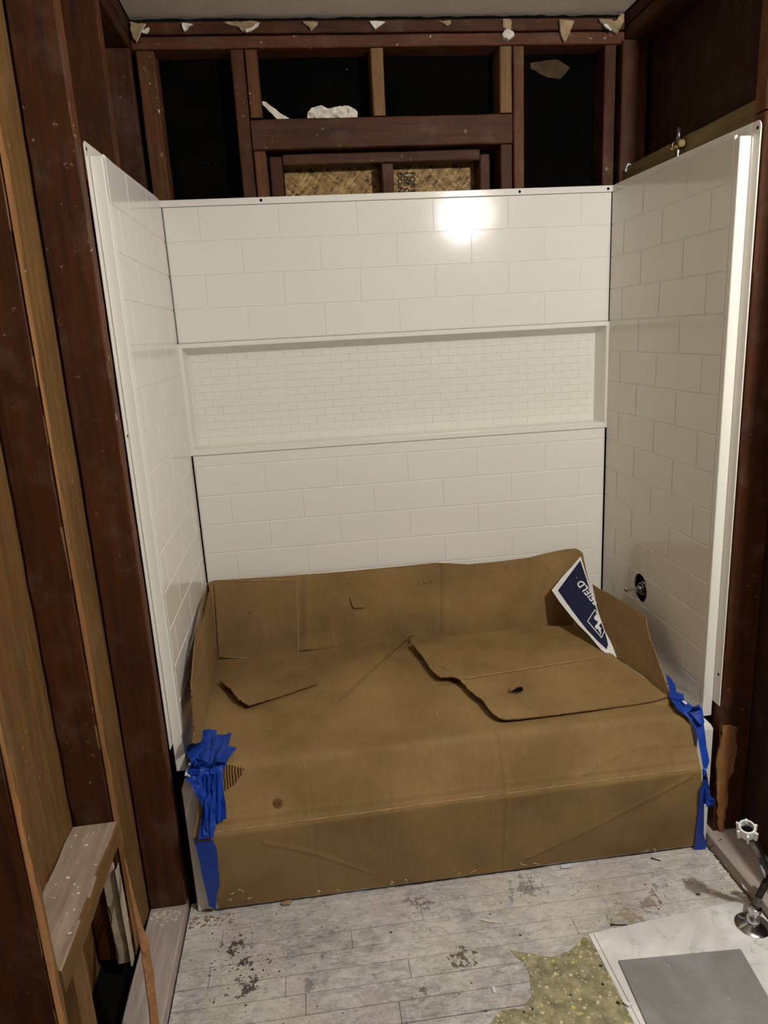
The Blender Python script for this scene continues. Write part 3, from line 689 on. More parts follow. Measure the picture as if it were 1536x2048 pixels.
    # underside laid later
n1 = len(vs)
for j in range(NS):
    for i in range(NX): a = j*(NX+1)+i; fs.append([a, a+NX+1, a+NX+2, a+1])
mi = [0]*len(fs)
th = 0.004
nrm = []
for j in range(NS+1):
    s = LT*j/NS; ya, za = profat(s-0.01); yb_, zb_ = profat(s+0.01); ty, tz = yb_-ya, zb_-za; L = math.hypot(ty, tz); nrm.append((tz/L, -ty/L))
for j in range(NS+1):
    ny, nz = nrm[j]
    if (nz < 0 and j < NS*0.6) or (ny > 0 and j > NS*0.6): ny, nz = -ny, -nz
    for i in range(NX+1): v = vs[j*(NX+1)+i]; vs.append((v[0], v[1]-ny*th, v[2]-nz*th))
for j in range(NS):
    for i in range(NX): a = n1+j*(NX+1)+i; fs.append([a, a+1, a+NX+2, a+NX+1]); mi.append(0)
for j in range(NS):
    a = j*(NX+1); fs.append([a, a+n1, a+NX+1+n1, a+NX+1]); mi.append(1); a += NX; fs.append([a, a+NX+1, a+NX+1+n1, a+n1]); mi.append(1)
for i in range(NX):
    fs.append([i, i+1, i+1+n1, i+n1]); mi.append(1); a = NS*(NX+1)+i; fs.append([a, a+n1, a+1+n1, a+1]); mi.append(1)
cs = obj('carton_panel', vs, fs, [CARD, CORE], carton, smooth=True, mi=mi); cs.data.set_sharp_from_angle(angle=math.radians(50))

def fold_ridge(k, a, b, r, mat):
    j = round(PL[k]/LT*NS); v, f = tube([Vector(vs[j*(NX+1)+i])+Vector((0, -0.0002, 0.0002)) for i in range(a, b, 5)], r, 6); obj('fold_ridge', v, f, mat, carton, smooth=True)
RIDGE = simple('rubbed_fold', (168,138,98), 0.8, 0.2, var=0.2, scale=50)
fold_ridge(9, 4, NX-2, 0.0013, RIDGE)
# where a picture ray meets the draped cardboard (used to lay tape and marks on it)
def surf(x, y, off=0.0):
    d = ray(x, y); best = None
    for i in range(len(prof)-1):
        (ya, za), (yb_, zb_) = prof[i], prof[i+1]; n = Vector((0, zb_-za, -(yb_-ya))).normalized()
        if n.z < 0 and za > 0.3: n = -n
        if za <= 0.3 and n.y > 0: n = -n
        p0 = Vector((0, ya, za))+n*off; dn = d.dot(n)
        if abs(dn) < 1e-6: continue
        p = CAM+d*((p0-CAM).dot(n)/dn)
        if min(ya, yb_)-0.003 <= p.y-n.y*off <= max(ya, yb_)+0.003 and min(za, zb_)-0.003 <= p.z-n.z*off <= max(za, zb_)+0.003:
            if best is None or (p-CAM).length < (best-CAM).length: best = p
    if best is None: best = atY(x, y, prof[-1][0]-off)
    return best
# back wall flap of the carton
top = [(417,1165),(430,1161),(500,1157),(600,1150),(700,1142),(800,1133),(872,1126),(900,1127),(935,1129),(1000,1123),(1060,1115),(1090,1107),(1125,1100),(1150,1098),(1158,1101),(1163,1106)]
backpoly = [(437,1317)]+[(600,1302),(820,1285),(1000,1268),(1215,1249)][:] + top[::-1]
def backfn(x, y): return (-0.0035*g(x, 603, 4)+0.0022*g(x, 612, 5)-0.0045*g(x, 880, 4)+0.003*g(x, 890, 5)-0.003*g(x, 1136, 4)+0.002*g(x, 940, 6))
sheet('carton_flap', [(437,1317),(600,1302),(820,1285),(1000,1268),(1195,1250)]+top[::-1], lambda x, y: atY(x, y, -0.030-0.02*max(0, (x-1135)/28)**2), 0.004, CARD, carton, step=4.5, amp=0.003, freq=5, edge=CORE, fn=backfn, seed=3)
# folded square patch against it
sheet('carton_flap', [(428,1166),(470,1163),(540,1160),(583,1159),(591,1163),(594,1200),(596,1260),(597,1312),(560,1316),(500,1315),(438,1315)], lambda x, y: atY(x, y, -0.037-0.012*max(0, (x-480)/120)), 0.004, CARDP, carton, step=8, amp=0.0016, freq=8, edge=CORE, seed=5)
LEDGE = simple('scuffed_board_edge', (176,146,108), 0.8, 0.2, var=0.15, scale=60)
def cut_edge(px, yf, r=0.0014):
    v, f = tube([atY(x, y, yf(x)) for x, y in px], r, 6); obj('cut_edge', v, f, LEDGE, carton, smooth=True)
cut_edge([(470,1163),(540,1160),(583,1159.5),(591,1163),(594,1200),(596,1260),(597,1311),(560,1316),(500,1315.5),(445,1315)], lambda x: -0.039-0.012*max(0, (x-480)/120))
cut_edge(top[1:-3], lambda x: -0.032, 0.001)
# left end flap, leaning off the panel
lp0, lp1, lp2 = Vector((0.020, -0.040, 0.432)), Vector((0.042, -0.62, 0.452)), Vector((0.014, -0.040, 0.735))
ln = (lp1-lp0).cross(lp2-lp0).normalized()
lf = jag([(437,1317),(428,1355),(417,1400),(409,1440),(404,1482),(391,1488),(388,1440),(385,1400),(384,1360),(387,1330)], 0.8, 5, 2)+jag([(387,1330),(391,1290),(396,1255),(401,1225),(409,1190),(416,1166)], 0.3, 8, 3)+[(424,1166),(430,1230)]
sheet('carton_flap', lf, lambda x, y: atP(x, y, lp0, ln), 0.004, CARDP, carton, step=6, amp=0.003, freq=8, edge=CORE, seed=7)
# right end flap: brown inner face, and the printed outer face folded back over it
FA = atY(1162, 1113, -0.052); FT = atZ(1233, 1314, 0.458); FH = atZ(1339, 1392, 0.458)
FB = atY(1103.5, 1180.2, -0.095)
nn = (FT-FA).cross(FB-FA).normalized()
if nn.dot(CAM-FA) < 0: nn = -nn
def nav(x, y, off=0.0): return atP(x, y, FA+nn*off, nn)
def c8(x, y): return (1090+x*0.11719, 1090+y*0.11719)
pv = sheet('printed_flap', [c8(610,190), c8(430,400), c8(300,540), c8(115,770), c8(250,970), c8(400,1160), c8(560,1350), c8(750,1540), c8(960,1790), c8(1050,1850), c8(1130,1885), c8(1225,1920), c8(1160,1740), c8(1022,1460), c8(860,1010), c8(760,700)], lambda x, y: nav(x, y), 0.0035, LWHITE, carton, step=9, edge=CORE)
pv['label'] = 'navy and white printed flap'
ink = sheet('printed_panel', [c8(602,262), c8(220,775), c8(350,960), c8(480,1140), c8(600,1300), c8(720,1450), c8(900,1640), c8(1050,1780), c8(1075,1700), c8(1050,1580), c8(1020,1480), c8(985,1400), c8(860,1040), c8(760,740), c8(660,430)], lambda x, y: nav(x, y, 0.0008), 0.0005, NAVY, pv, step=9)
cl = (nav(*c8(770,700), 0.001), (nav(*c8(900,700))-nav(*c8(770,700))).normalized())
foldn = (FT-FA).cross(nn).normalized()
if foldn.dot(nav(1250,1180)-nav(1150,1180)) < 0: foldn = -foldn
ux = (nav(*c8(560,560))-nav(*c8(850,905))); 
o_ = nav(*c8(905,975), 0.0014); uxn = ux.normalized(); uyn = nn.cross(uxn)
ls = (nav(*c8(590,570))-nav(*c8(905,975))).length
text_mesh('printed_lettering', 'SFIELD', ls/3.35, o_-uyn*ls*0.055-uxn*0.004, uxn, uyn, LWHITE, pv, 0.0002, clip=(FA-foldn*0.003, foldn), bold=0.0009, sp=1.12)
dp = nav(*c8(543,558), 0.0014)
v, f = tube([dp, dp+nn*0.0004], 0.0016, 10); obj('printed_dot', v, f, LWHITE, pv)
def lines(pts, wdt, off):
    bm = bmesh.new()
    for a, b in zip(pts, pts[1:]):
        A, B = nav(*a, off), nav(*b, off); t = (B-A).normalized(); s_ = t.cross(nn)*wdt; q = [A+s_-t*wdt, B+s_+t*wdt, B-s_+t*wdt, A-s_-t*wdt]
        lo4 = [bm.verts.new(p) for p in q]; hi4 = [bm.verts.new(p+nn*0.0003) for p in q]; bm.faces.new(hi4[::-1]); bm.faces.new(lo4)
        for i in range(4): bm.faces.new([lo4[i], hi4[i], hi4[(i+1) % 4], lo4[(i+1) % 4]])
    bmesh.ops.recalc_face_normals(bm, faces=bm.faces[:]); return bm
bmobj('printed_emblem_frame', lines([c8(900,1165), c8(852,1105), c8(727,1300), c8(965,1580), c8(1012,1475)], 0.0014, 0.0015), LWHITE, pv)
sheet('printed_emblem', [c8(*p) for p in ((862,1140),(880,1185),(845,1215),(838,1260),(870,1290),(905,1300),(892,1345),(862,1370),(850,1400),(880,1440),(905,1430),(915,1460),(940,1500),(948,1545),(958,1500),(950,1450),(962,1420),(930,1395),(925,1360),(955,1335),(965,1300),(940,1250),(915,1200),(890,1170))], lambda x, y: nav(x, y, 0.0018), 0.0003, LWHITE, pv, step=4)
bn = (FH-FT).cross(FA+(FT-FA)*0.27-FT).normalized()
sheet('carton_flap', [c8(808,672), (1195,1176), (1210,1184), (1240,1200), (1270,1219), (1291,1231), (1294,1255), (1300,1280), (1308,1300), (1318,1330), (1330,1362), (1341,1391), (1336,1393), (1285,1352), (1233,1314), (1220,1280), (1209,1262), (1195,1218)], lambda x, y: atP(x, y, FT, bn), 0.004, CARDP, carton, step=8, amp=0.0012, freq=8, edge=CORE, seed=9)
# big torn loose piece on the right
loose = jag([(822,1286),(835,1302),(850,1322),(868,1344),(880,1354),(905,1353),(925,1366),(945,1385),(962,1398),(975,1415),(990,1430),(1004,1437)], 1.6, 6, 4, closed=False)+[(1010,1438),(1040,1436),(1110,1428),(1200,1417),(1270,1407),(1312,1400),(1335,1392),(1280,1350),(1233,1316),(1180,1262),(1150,1252),(1100,1252),(1062,1251)]+jag([(1062,1251),(1030,1257),(960,1266),(900,1272),(870,1275),(840,1278)], 1.2, 9, 6, closed=False)
lr = tag(sheet('cardboard_scrap', loose, lambda x, y: atZ(x, y, 0.463+0.014*max(0, min(1, (1080-x)/120))*max(0, min(1, (y-1330)/100))+0.006*max(0, min(1, (y-1370)/60))), 0.004, CARD, step=5, amp=0.0022, freq=7, edge=CORE, seed=11,
    fn=lambda x, y: 0.0045*g(y, 1357-(x-930)*0.158, 4)), 'large loose cardboard piece with torn left edge and finger hole', 'cardboard')
v, f = tube([atZ(x, 1357-(x-930)*0.158, 0.4705+0.006*max(0, min(1, (1080-x)/150))) for x in range(928, 1215, 12)], 0.0012, 6); obj('fold_ridge', v, f, RIDGE, lr, smooth=True)
# curled hole tab and torn strands on it
sheet('torn_tab', [(1018,1383),(1023,1371),(1031,1365),(1042,1363),(1043,1368),(1036,1373),(1026,1380)], lambda x, y: atZ(x, y, 0.478+0.012*max(0, min(1, (1385-y)/20))), 0.0025, CARDP, lr, step=5, edge=CORE)
sheet('finger_hole', [(1023,1383),(1032,1376),(1044,1373),(1047,1380),(1040,1383),(1030,1383)], lambda x, y: atZ(x, y, 0.4775), 0.0006, DARK, lr, step=5)
for i, (a, b, c_) in enumerate((((822,1284),(818,1276),(828,1270)), ((870,1330),(885,1335),(905,1352)), ((890,1318),(893,1340),(920,1352)), ((905,1318),(912,1322),(899,1333)))):
    v, f = tube(bez([surf(*a, 0.018), surf(*b, 0.026), surf(*c_, 0.018)], 5), 0.0022, 6); obj('torn_strand', v, f, CARDP, lr, smooth=True)
tag(sheet('cardboard_scrap', [(440,1360),(470,1352),(520,1340),(560,1330),(588,1323),(600,1328),(618,1342),(637,1365),(600,1378),(550,1394),(498,1410),(488,1405)]+jag([(488,1405),(474,1394),(466,1384),(455,1372)], 1.5, 4, 8, closed=False), lambda x, y: atZ(x, y, 0.449+0.020*max(0, min(1, (560-x)/90))*max(0, min(1, (y-1340)/50))), 0.004, CARDP, step=7, amp=0.002, freq=10, edge=CORE, seed=13), 'small loose cardboard piece at the left end of the tub cover', 'cardboard')
# torn-off paper liner patch, stain and little V-cut on the carton
PEEL = NT('exposed_corrugation', 0.9, 0.1)
wv = PEEL.n('ShaderNodeTexWave', wave_type='BANDS', bands_direction='X'); wv.inputs['Scale'].default_value = 42.0; wv.inputs['Distortion'].default_value = 2.5; PEEL.l(PEEL.coord('World'), wv.inputs['Vector'])
PEEL.color(PEEL.ramp(wv.outputs['Fac'], [(0.15, (62,42,24)), (0.5, (140,108,70))])); PEEL.bump(wv.outputs['Fac'], 0.8, 0.003)
sheet('peeled_liner', jag([(440,1532),(452,1529),(470,1532),(488,1538),(482,1552),(474,1563),(463,1573),(447,1584)], 1.2, 6, 9), lambda x, y: surf(x, y, 0.0035), 0.0012, PEEL.m, carton, step=6, edge=CORE)
sheet('v_cut_tab', [(700,1196),(706,1194),(722,1200),(732,1213),(727,1215),(708,1216),(704,1208)], lambda x, y: atY(x, y, -0.0375-0.004*(y-1194)/22), 0.0015, CARDP, carton, step=5, edge=CORE)
STN = simple('dark_stain', (106,76,46), 0.8, 0.1, var=0.2, scale=80)
sheet('dark_stain', jag([(548,1600),(556,1596),(566,1602),(565,1612),(556,1616),(547,1610)], 1.0, 4, 7), lambda x, y: surf(x, y, 0.0032), 0.0003, STN, carton, step=4)
mk = bmesh.new(); rs = random.Random(21)
for gx, gy, yy in ((838,1167,-.0325),(848,1166,-.0325),(862,1164,-.0325),(700,1168,-.0325),(679,1170,-.0325),(1012,1136,-.0325),(1034,1134,-.0325),(1040,1133,-.0325),(1090,1135,-.0325),(1096,1138,-.0325),(448,1180,-.0385),(470,1178,-.0385),(436,1218,-.0385),(440,1232,-.0385),(474,1228,-.041),(500,1226,-.043),(478,1292,-.041),(498,1294,-.043),(503,1296,-.043),(592,1293,-.0495)):
    p = atY(gx, gy, yy-0.0012)
    for q in range(3):
        c_ = p+Vector((rs.uniform(-.006,.006), 0, rs.uniform(-.003,.003))); r_ = rs.uniform(.0008,.0022)
        vv = [mk.verts.new(c_+Vector((math.cos(a)*r_*rs.uniform(.6,1.6), 0, math.sin(a)*r_*.7))) for a in (0,1.2,2.5,3.7,5.0)]; ap = mk.verts.new(c_+Vector((0,-.0008,0)))
        for k in range(5): mk.faces.new([vv[k], vv[(k+1) % 5], ap])
o = bmobj('staple_marks', mk, RUST, carton); o['kind'] = 'stuff'
# frayed glue strands along the bottom edge
fr = bmesh.new(); rs = random.Random(8)
for gx, gy in ((641,1783),(672,1779),(787,1765),(814,1762),(922,1747),(946,1742),(1045,1730),(1072,1728),(1292,1703),(1312,1700),(468,1786),(480,1780),(462,1800),(500,1795)):
    p = atY(gx, gy, -0.800)
    for q in range(3):
        e = p+Vector((rs.uniform(-.012, .012), -0.003, rs.uniform(-.006, .010))); mid = (p+e)/2+Vector((0, -0.004, 0.004))
        v, f = tube([p, mid, e], 0.0007, 5); n0 = len(fr.verts); vv = [fr.verts.new(a) for a in v]; fr.verts.ensure_lookup_table()
        for ff in f: fr.faces.new([vv[i] for i in ff])
o = bmobj('glue_strands', fr, GYP, carton); o['kind'] = 'stuff'

# ================================================================= BLUE TAPE
def c5(x, y): return (340+x*0.19531, 1430+y*0.19531)
tl = tag(empty('tape_bundle', (0.05, -0.83, 0.25)), 'crumpled blue masking tape fanning over the left front corner of the carton', 'tape')
def tp(pts, off, seed, amp=0.006, fr=35, parent=tl, f=c5, step=5, fn=None): return sheet('tape_strip', [f(*p) for p in pts] if f else pts, lambda x, y: surf(x, y, off), 0.0004, TAPE, parent, step=step, amp=amp, freq=fr, seed=seed, fn=fn)
tp([(245,1262),(470,1260),(480,1380),(490,1500),(500,1620),(510,1740),(478,1850),(470,1990),(400,1960),(378,1850),(355,1740),(330,1650),(310,1540),(290,1450)], 0.0042, 1, 0.001)
tp([(330,155),(400,150),(475,148),(470,300),(450,450),(440,620),(300,600),(290,400),(310,250)], 0.010, 2)
tp([(440,230),(480,205),(575,205),(595,190),(632,195),(600,300),(520,420),(430,560),(380,520),(410,380)], 0.014, 3)
tp([(545,300),(600,315),(685,330),(660,370),(600,450),(575,500),(545,560),(500,600),(430,620),(420,560),(480,420)], 0.020, 4)
tp([(165,330),(210,300),(270,255),(320,250),(350,400),(380,560),(300,600),(220,480),(175,410)], 0.010, 5)
tp([(200,500),(260,440),(350,480),(430,540),(420,640),(350,700),(250,680),(155,640),(165,590)], 0.024, 6, 0.010, 45)
tp([(300,560),(420,560),(540,560),(540,700),(555,820),(570,900),(580,1060),(520,1085),(470,1150),(470,1258),(290,1262),(300,1180),(325,1000),(335,860),(310,700)], 0.016, 7, 0.005, 30, fn=lambda x, y: 0.004*math.sin(x*0.45))
tp([(200,560),(280,600),(330,700),(345,860),(330,960),(300,880),(250,790),(220,730),(160,650)], 0.030, 8, 0.012, 40)
tp([(350,600),(450,600),(470,800),(460,1000),(400,1200),(340,1100),(340,800)], 0.026, 9, 0.006, 40, fn=lambda x, y: 0.005*math.sin(x*0.6+y*0.05))
tr_ = tag(empty('tape_bundle', (1.46, -0.80, 0.25)), 'long crumpled blue masking tape down the right front edge of the carton', 'tape')
def c3(x, y): return (1100+x*0.28385, 1250+y*0.28385)
def surfR(x, y, off):
    p = surf(x, y, off)
    if p.x > 1.497 and p.y > -0.735: p = atX(x, y, 1.497)
    return p
def tq(pts, off, seed, amp=0.004, step=5, fr=35, fn=None): return sheet('tape_strip', [c3(*p) for p in pts], lambda x, y: surfR(x, y, off), 0.0004, TAPE, tr_, step=step, amp=amp, freq=fr, seed=seed, fn=fn)
tq([(1050,1262),(1085,1262),(1085,1400),(1082,1470),(1105,1550),(1092,1585),(1018,1582),(1030,1440),(1042,1350)], 0.005, 21, 0.001)
tq([(1072,1010),(1100,1020),(1112,1080),(1128,1150),(1108,1190),(1100,1260),(1048,1275),(1058,1160),(1075,1080)], 0.007, 22, 0.003)
tq([(830,500),(860,485),(900,500),(960,540),(1010,575),(1045,560),(1072,590),(1085,700),(1105,850),(1122,960),(1105,1015),(1080,1010),(1058,900),(1035,760),(1015,700),(975,655),(900,600),(870,550)], 0.010, 23, 0.005)
tq([(815,345),(850,375),(885,430),(890,470),(940,490),(945,525),(900,520),(850,510),(838,470),(835,430)], 0.016, 24, 0.006)
tq([(1005,580),(1045,560),(1078,600),(1085,690),(1050,700),(1020,650),(990,620)], 0.024, 25, 0.008)
tq([(1100,1150),(1125,1160),(1130,1200),(1165,1230),(1168,1255),(1150,1283),(1120,1285),(1098,1275),(1095,1200)], 0.014, 26, 0.010, 4, 60)
tq([(930,530),(955,535),(970,552),(955,560),(938,545)], 0.020, 27, 0.0, 4).data.materials[0] = PAPERW
WC = [c5(190,490), c5(210,500), c5(170,590), c5(210,620), c5(205,640), c5(150,620), c5(165,560)]
sheet('tape_liner', WC, lambda x, y: surf(x, y, 0.036), 0.0004, PAPERW, tl, step=4)

# ================================================================= VALVE, SHOWER ELBOW, LABEL
vt = tag(empty('shower_valve', (1.50, HX, HZ)), 'chrome rough-in valve stem poking out of the round opening', 'valve')
def lathe(axis, prof_, seg=28):
    A = Vector(axis[0]); D = Vector(axis[1]).normalized(); U = D.orthogonal().normalized(); V = D.cross(U); vs = []; fs = []
    for t, r in prof_:
        for k in range(seg): a = 2*math.pi*k/seg; vs.append(A+D*t+U*math.cos(a)*r+V*math.sin(a)*r)
    for i in range(len(prof_)-1):
        for k in range(seg): fs.append([i*seg+k, i*seg+(k+1) % seg, (i+1)*seg+(k+1) % seg, (i+1)*seg+k])
    fs.append(list(range(seg-1, -1, -1))); fs.append([(len(prof_)-1)*seg+k for k in range(seg)]); return vs, fs
def lobj(name, axis, pr, mat, parent=None, seg=28, sharp=35):
    v, f = lathe(axis, pr, seg); o = obj(name, v, f, mat, parent, smooth=True); o.data.set_sharp_from_angle(angle=math.radians(sharp)); return o
c0 = (1.585, HX+0.002, HZ-0.004)
lobj('valve_body', (c0, (-1,0,0)), [(0,0.034),(0.03,0.034),(0.036,0.030),(0.05,0.030)], DARK, vt)
lobj('bonnet', (c0, (-1,0,0)), [(0.0505,0.026),(0.062,0.026),(0.062,0.022),(0.070,0.022),(0.071,0.018),(0.080,0.017)], CHROME, vt)
lobj('stem', (c0, (-1,0,0)), [(0.0805,0.009),(0.090,0.009),(0.091,0.0055),(0.118,0.0055),(0.119,0.009),(0.124,0.0095),(0.128,0.006)], CHROME, vt, 20)
el = tag(empty('drop_ear_elbow', (1.53, -0.393, 2.02)), 'brass shower pipe elbow on the ledger board above the right panel', 'pipe fitting')
e0 = atX(1356, 290, 1.540)
lobj('elbow_body', ((e0.x, e0.y-0.022, e0.z), (0,1,0)), [(0,0.010),(0.004,0.0135),(0.012,0.0135),(0.013,0.011),(0.030,0.011),(0.031,0.0135),(0.040,0.0135),(0.044,0.009)], BRASS, el)
v, f = tube([(e0.x, e0.y-0.001, e0.z+0.045), (e0.x, e0.y-0.001, e0.z+0.008)], 0.006, 14); obj('riser_pipe', v, f, STEEL, el, smooth=True)
lobj('lower_nipple', ((e0.x, e0.y, e0.z-0.011), (0,0,-1)), [(0,0.008),(0.012,0.008),(0.013,0.006),(0.03,0.006)], CHROME, el, 16)
lobj('bracket_boss', ((e0.x+0.014, e0.y, e0.z), (-1,0,0)), [(-0.0,0.012),(0.008,0.012)], BRASS, el)
lab = tag(sheet('paper_label', [(1256,326),(1268,330),(1263,347),(1249,342)], lambda x, y: atY(x, y, -0.008), 0.001, PAPERW, step=5), 'tiny white printed label hanging at the back end of the ledger', 'label')
sheet('printed_block', [(1257.5,329),(1264.5,331.5),(1263,336),(1256,333.5)], lambda x, y: atY(x, y, -0.0086), 0.0003, INK, lab, step=3)

# ================================================================= SUPPLY STOP AND HOSE
st = tag(empty('supply_stop', (1.473, -1.078, 0.007)), 'chrome supply stub with round escutcheon and black hose on the pale floor sheet', 'plumbing')
sb = Vector((1.473, -1.078, 0.0075))
lobj('escutcheon', (sb, (0,0,1)), [(0,0.043),(0.002,0.0435),(0.004,0.041),(0.008,0.032),(0.011,0.020),(0.012,0.018)], CHROME, st, 40, 60)
lobj('stop_body', (sb+Vector((0,0,0.0125)), (0.10,0.05,1)), [(0,0.0165),(0.010,0.0165),(0.016,0.013),(0.026,0.012),(0.030,0.016),(0.042,0.016),(0.046,0.011)], CHROME, st, 24, 40)
hs = sb+Vector((0.008,0.004,0.059))
lobj('compression_nut', (hs, (0.28,0.10,0.92)), [(0,0.0115),(0.012,0.0115),(0.013,0.0098),(0.024,0.0098)], STEEL, st, 6, 30)
h1 = hs+Vector((0.28,0.10,0.92)).normalized()*0.024
tipn = atY(1494, 1662, -1.10)
pth = [h1, h1+Vector((0.016,0.004,0.030)), h1+Vector((0.040,0.010,0.075)), atY(1540, 1745, -1.085), atY(1527, 1722, -1.095), atY(1514, 1695, -1.098), atY(1503, 1678, -1.100)]
v, f = tube(bez(pth, 8), 0.0088, 14); obj('braided_hose', v, f, BLACKH, st, smooth=True)
pp = bez(pth, 8)
v, f = tube([pp[-1]+(pp[-1]-pp[-9])*0.1, pp[-4], pp[-9], pp[-13]], 0.0098, 14); obj('crimp_sleeve', v, f, STEEL, st, smooth=True)
q = [atY(1523,1722,-1.075), atY(1531,1716,-1.072), atY(1546,1756,-1.072), atY(1532,1758,-1.075)]
tg = sheet('hose_tag', [(1517,1722),(1530,1712),(1552,1752),(1531,1760)], lambda x, y: atY(x, y, -1.068+0.01*abs(x-1528)/12), 0.0006, PAPERW, st, step=6)
sheet('hose_tag_print', [(1517,1723),(1528,1713),(1533,1722),(1521,1731)], lambda x, y: atY(x, y, -1.0695+0.01*abs(x-1528)/12), 0.0004, NAVY, st, step=4)
nd = (tipn-atY(1503, 1682, -1.098)).normalized()*0.75+Vector((-0.02,-0.35,0.85)); nd.normalize()
n0 = tipn-nd*0.020
lobj('wing_nut', (n0, nd), [(0,0.0125),(0.006,0.0165),(0.014,0.0195),(0.036,0.0200),(0.038,0.0195),(0.038,0.0155),(0.020,0.0150),(0.0185,0.006)], WHITEPL, st, 32, 40)
U = nd.orthogonal().normalized(); V = nd.cross(U)
for k in range(6):
    a = k*math.pi/3+0.3; d = U*math.cos(a)+V*math.sin(a); tdir = nd.cross(d)
    bm = bmesh.new(); c_ = n0+nd*0.018+d*0.0205
    box(bm, (-0.0045,-0.0028,-0.0145), (0.0045,0.0028,0.0145), 0.001)
    M = Matrix((d, tdir, nd)).transposed()
    for vv in bm.verts: vv.co = M @ Vector((vv.co.x*(1+0.5*(vv.co.z > 0)), vv.co.y, vv.co.z))+c_
    bmobj('nut_wing', bm, WHITEPL, st)
lobj('rubber_washer', (n0+nd*0.0188, nd), [(0,0.0145),(0.002,0.0145),(0.002,0.007)], DARK, st, 24)

# ================================================================= FLOOR PIECES
def fp(pts, z, th, mat, **k): return sheet(k.pop('name'), pts, lambda x, y: atZ(x, y, z), th, mat, toward=(0,0,1), **k)
vy = tag(fp(jag([(1020,1900),(1030,1912),(1050,1925),(1060,1953),(1064,1990),(1046,2017),(1005,2019),(988,2035),(972,2060),(940,2120),(1000,2180),(1330,2180),(1290,2060),(1262,2003),(1235,1960),(1205,1900),(1184,1880),(1166,1874),(1152,1890),(1136,1903),(1105,1914),(1060,1906)], 1.5, 7, 14), 0.0016, 0.0012, VINYL, name='vinyl_remnant', step=20), 'torn olive flecked vinyl flooring remnant stuck to the floorboards', 'vinyl flooring')
def quad(name, c, z0, z1, mat, lab, cat, bev=0.0012):
    bm = bmesh.new(); lo4 = [bm.verts.new((x, y, z0)) for x, y in c]; hi4 = [bm.verts.new((x, y, z1)) for x, y in c]
    bm.faces.new(lo4[::-1]); bm.faces.new(hi4)
    for i in range(4): bm.faces.new([lo4[i], lo4[(i+1) % 4], hi4[(i+1) % 4], hi4[i]])
    bmesh.ops.recalc_face_normals(bm, faces=bm.faces[:])
    bmesh.ops.bevel(bm, geom=[e for e in bm.edges], offset=bev, segments=1, affect='EDGES')
    return tag(bmobj(name, bm, mat), lab, cat)
def zz_(x, y, z): p = atZ(x, y, z); return (p.x, p.y)
A_ = zz_(1187, 1867, 0.006); B_ = zz_(1490, 1799, 0.006); C_ = zz_(1281, 2048, 0.006)
dl = Vector((C_[0]-A_[0], C_[1]-A_[1])); dl = dl*1.9
quad('floor_sheet', [A_, (A_[0]+dl.x, A_[1]+dl.y), (1.522, A_[1]+dl.y+0.01), (1.522, B_[1]-0.075), B_], 0.0012, 0.006, MARB, 'x', 'x') if False else None
bm = bmesh.new(); pts = [A_, (A_[0]+dl.x, A_[1]+dl.y), (1.522, A_[1]+dl.y+0.01), (1.522, -1.035), (B_[0]-0.012, B_[1])]
lo5 = [bm.verts.new((x, y, 0.0032)) for x, y in pts]; hi5 = [bm.verts.new((x, y, 0.0068)) for x, y in pts]; bm.faces.new(lo5[::-1]); bm.faces.new(hi5)
for i in range(5): bm.faces.new([lo5[i], lo5[(i+1) % 5], hi5[(i+1) % 5], hi5[i]])
bmesh.ops.recalc_face_normals(bm, faces=bm.faces[:]); tag(bmobj('floor_sheet', bm, MARB), 'white mottled stone-look sheet lying under the supply stop', 'floor sheet')
bm = bmesh.new(); pts = [(x-0.012 if i < 2 else x, y+0.004 if i in (0, 4) else y) for i, (x, y) in enumerate(pts)]; pts[4] = (pts[4][0]-0.05, pts[4][1]-0.006)
lo5 = [bm.verts.new((x, y, 0.0018)) for x, y in pts]; hi5 = [bm.verts.new((x, y, 0.003)) for x, y in pts]; bm.faces.new(lo5[::-1]); bm.faces.new(hi5)
for i in range(5): bm.faces.new([lo5[i], lo5[(i+1) % 5], hi5[(i+1) % 5], hi5[i]])
bmesh.ops.recalc_face_normals(bm, faces=bm.faces[:]); tag(bmobj('underlay_sheet', bm, MARB), 'thin pale underlay edge showing left of the white stone-look sheet', 'underlay')
g1 = zz_(1237, 1920, 0.013); g2 = zz_(1481, 1897, 0.013); g3 = zz_(1294, 2048, 0.013); dg_ = Vector((g3[0]-g1[0], g3[1]-g1[1])).normalized()*0.33; g4 = zz_(1536, 1992, 0.013); dh = Vector((g4[0]-g2[0], g4[1]-g2[1])).normalized()*0.33
quad('floor_tile', [g1, g2, (g2[0]+dh.x, g2[1]+dh.y), (g1[0]+dg_.x, g1[1]+dg_.y)], 0.0072, 0.013, GTILE, 'matte grey square slab lying on the white stone-look sheet', 'floor tile', 0.0008)
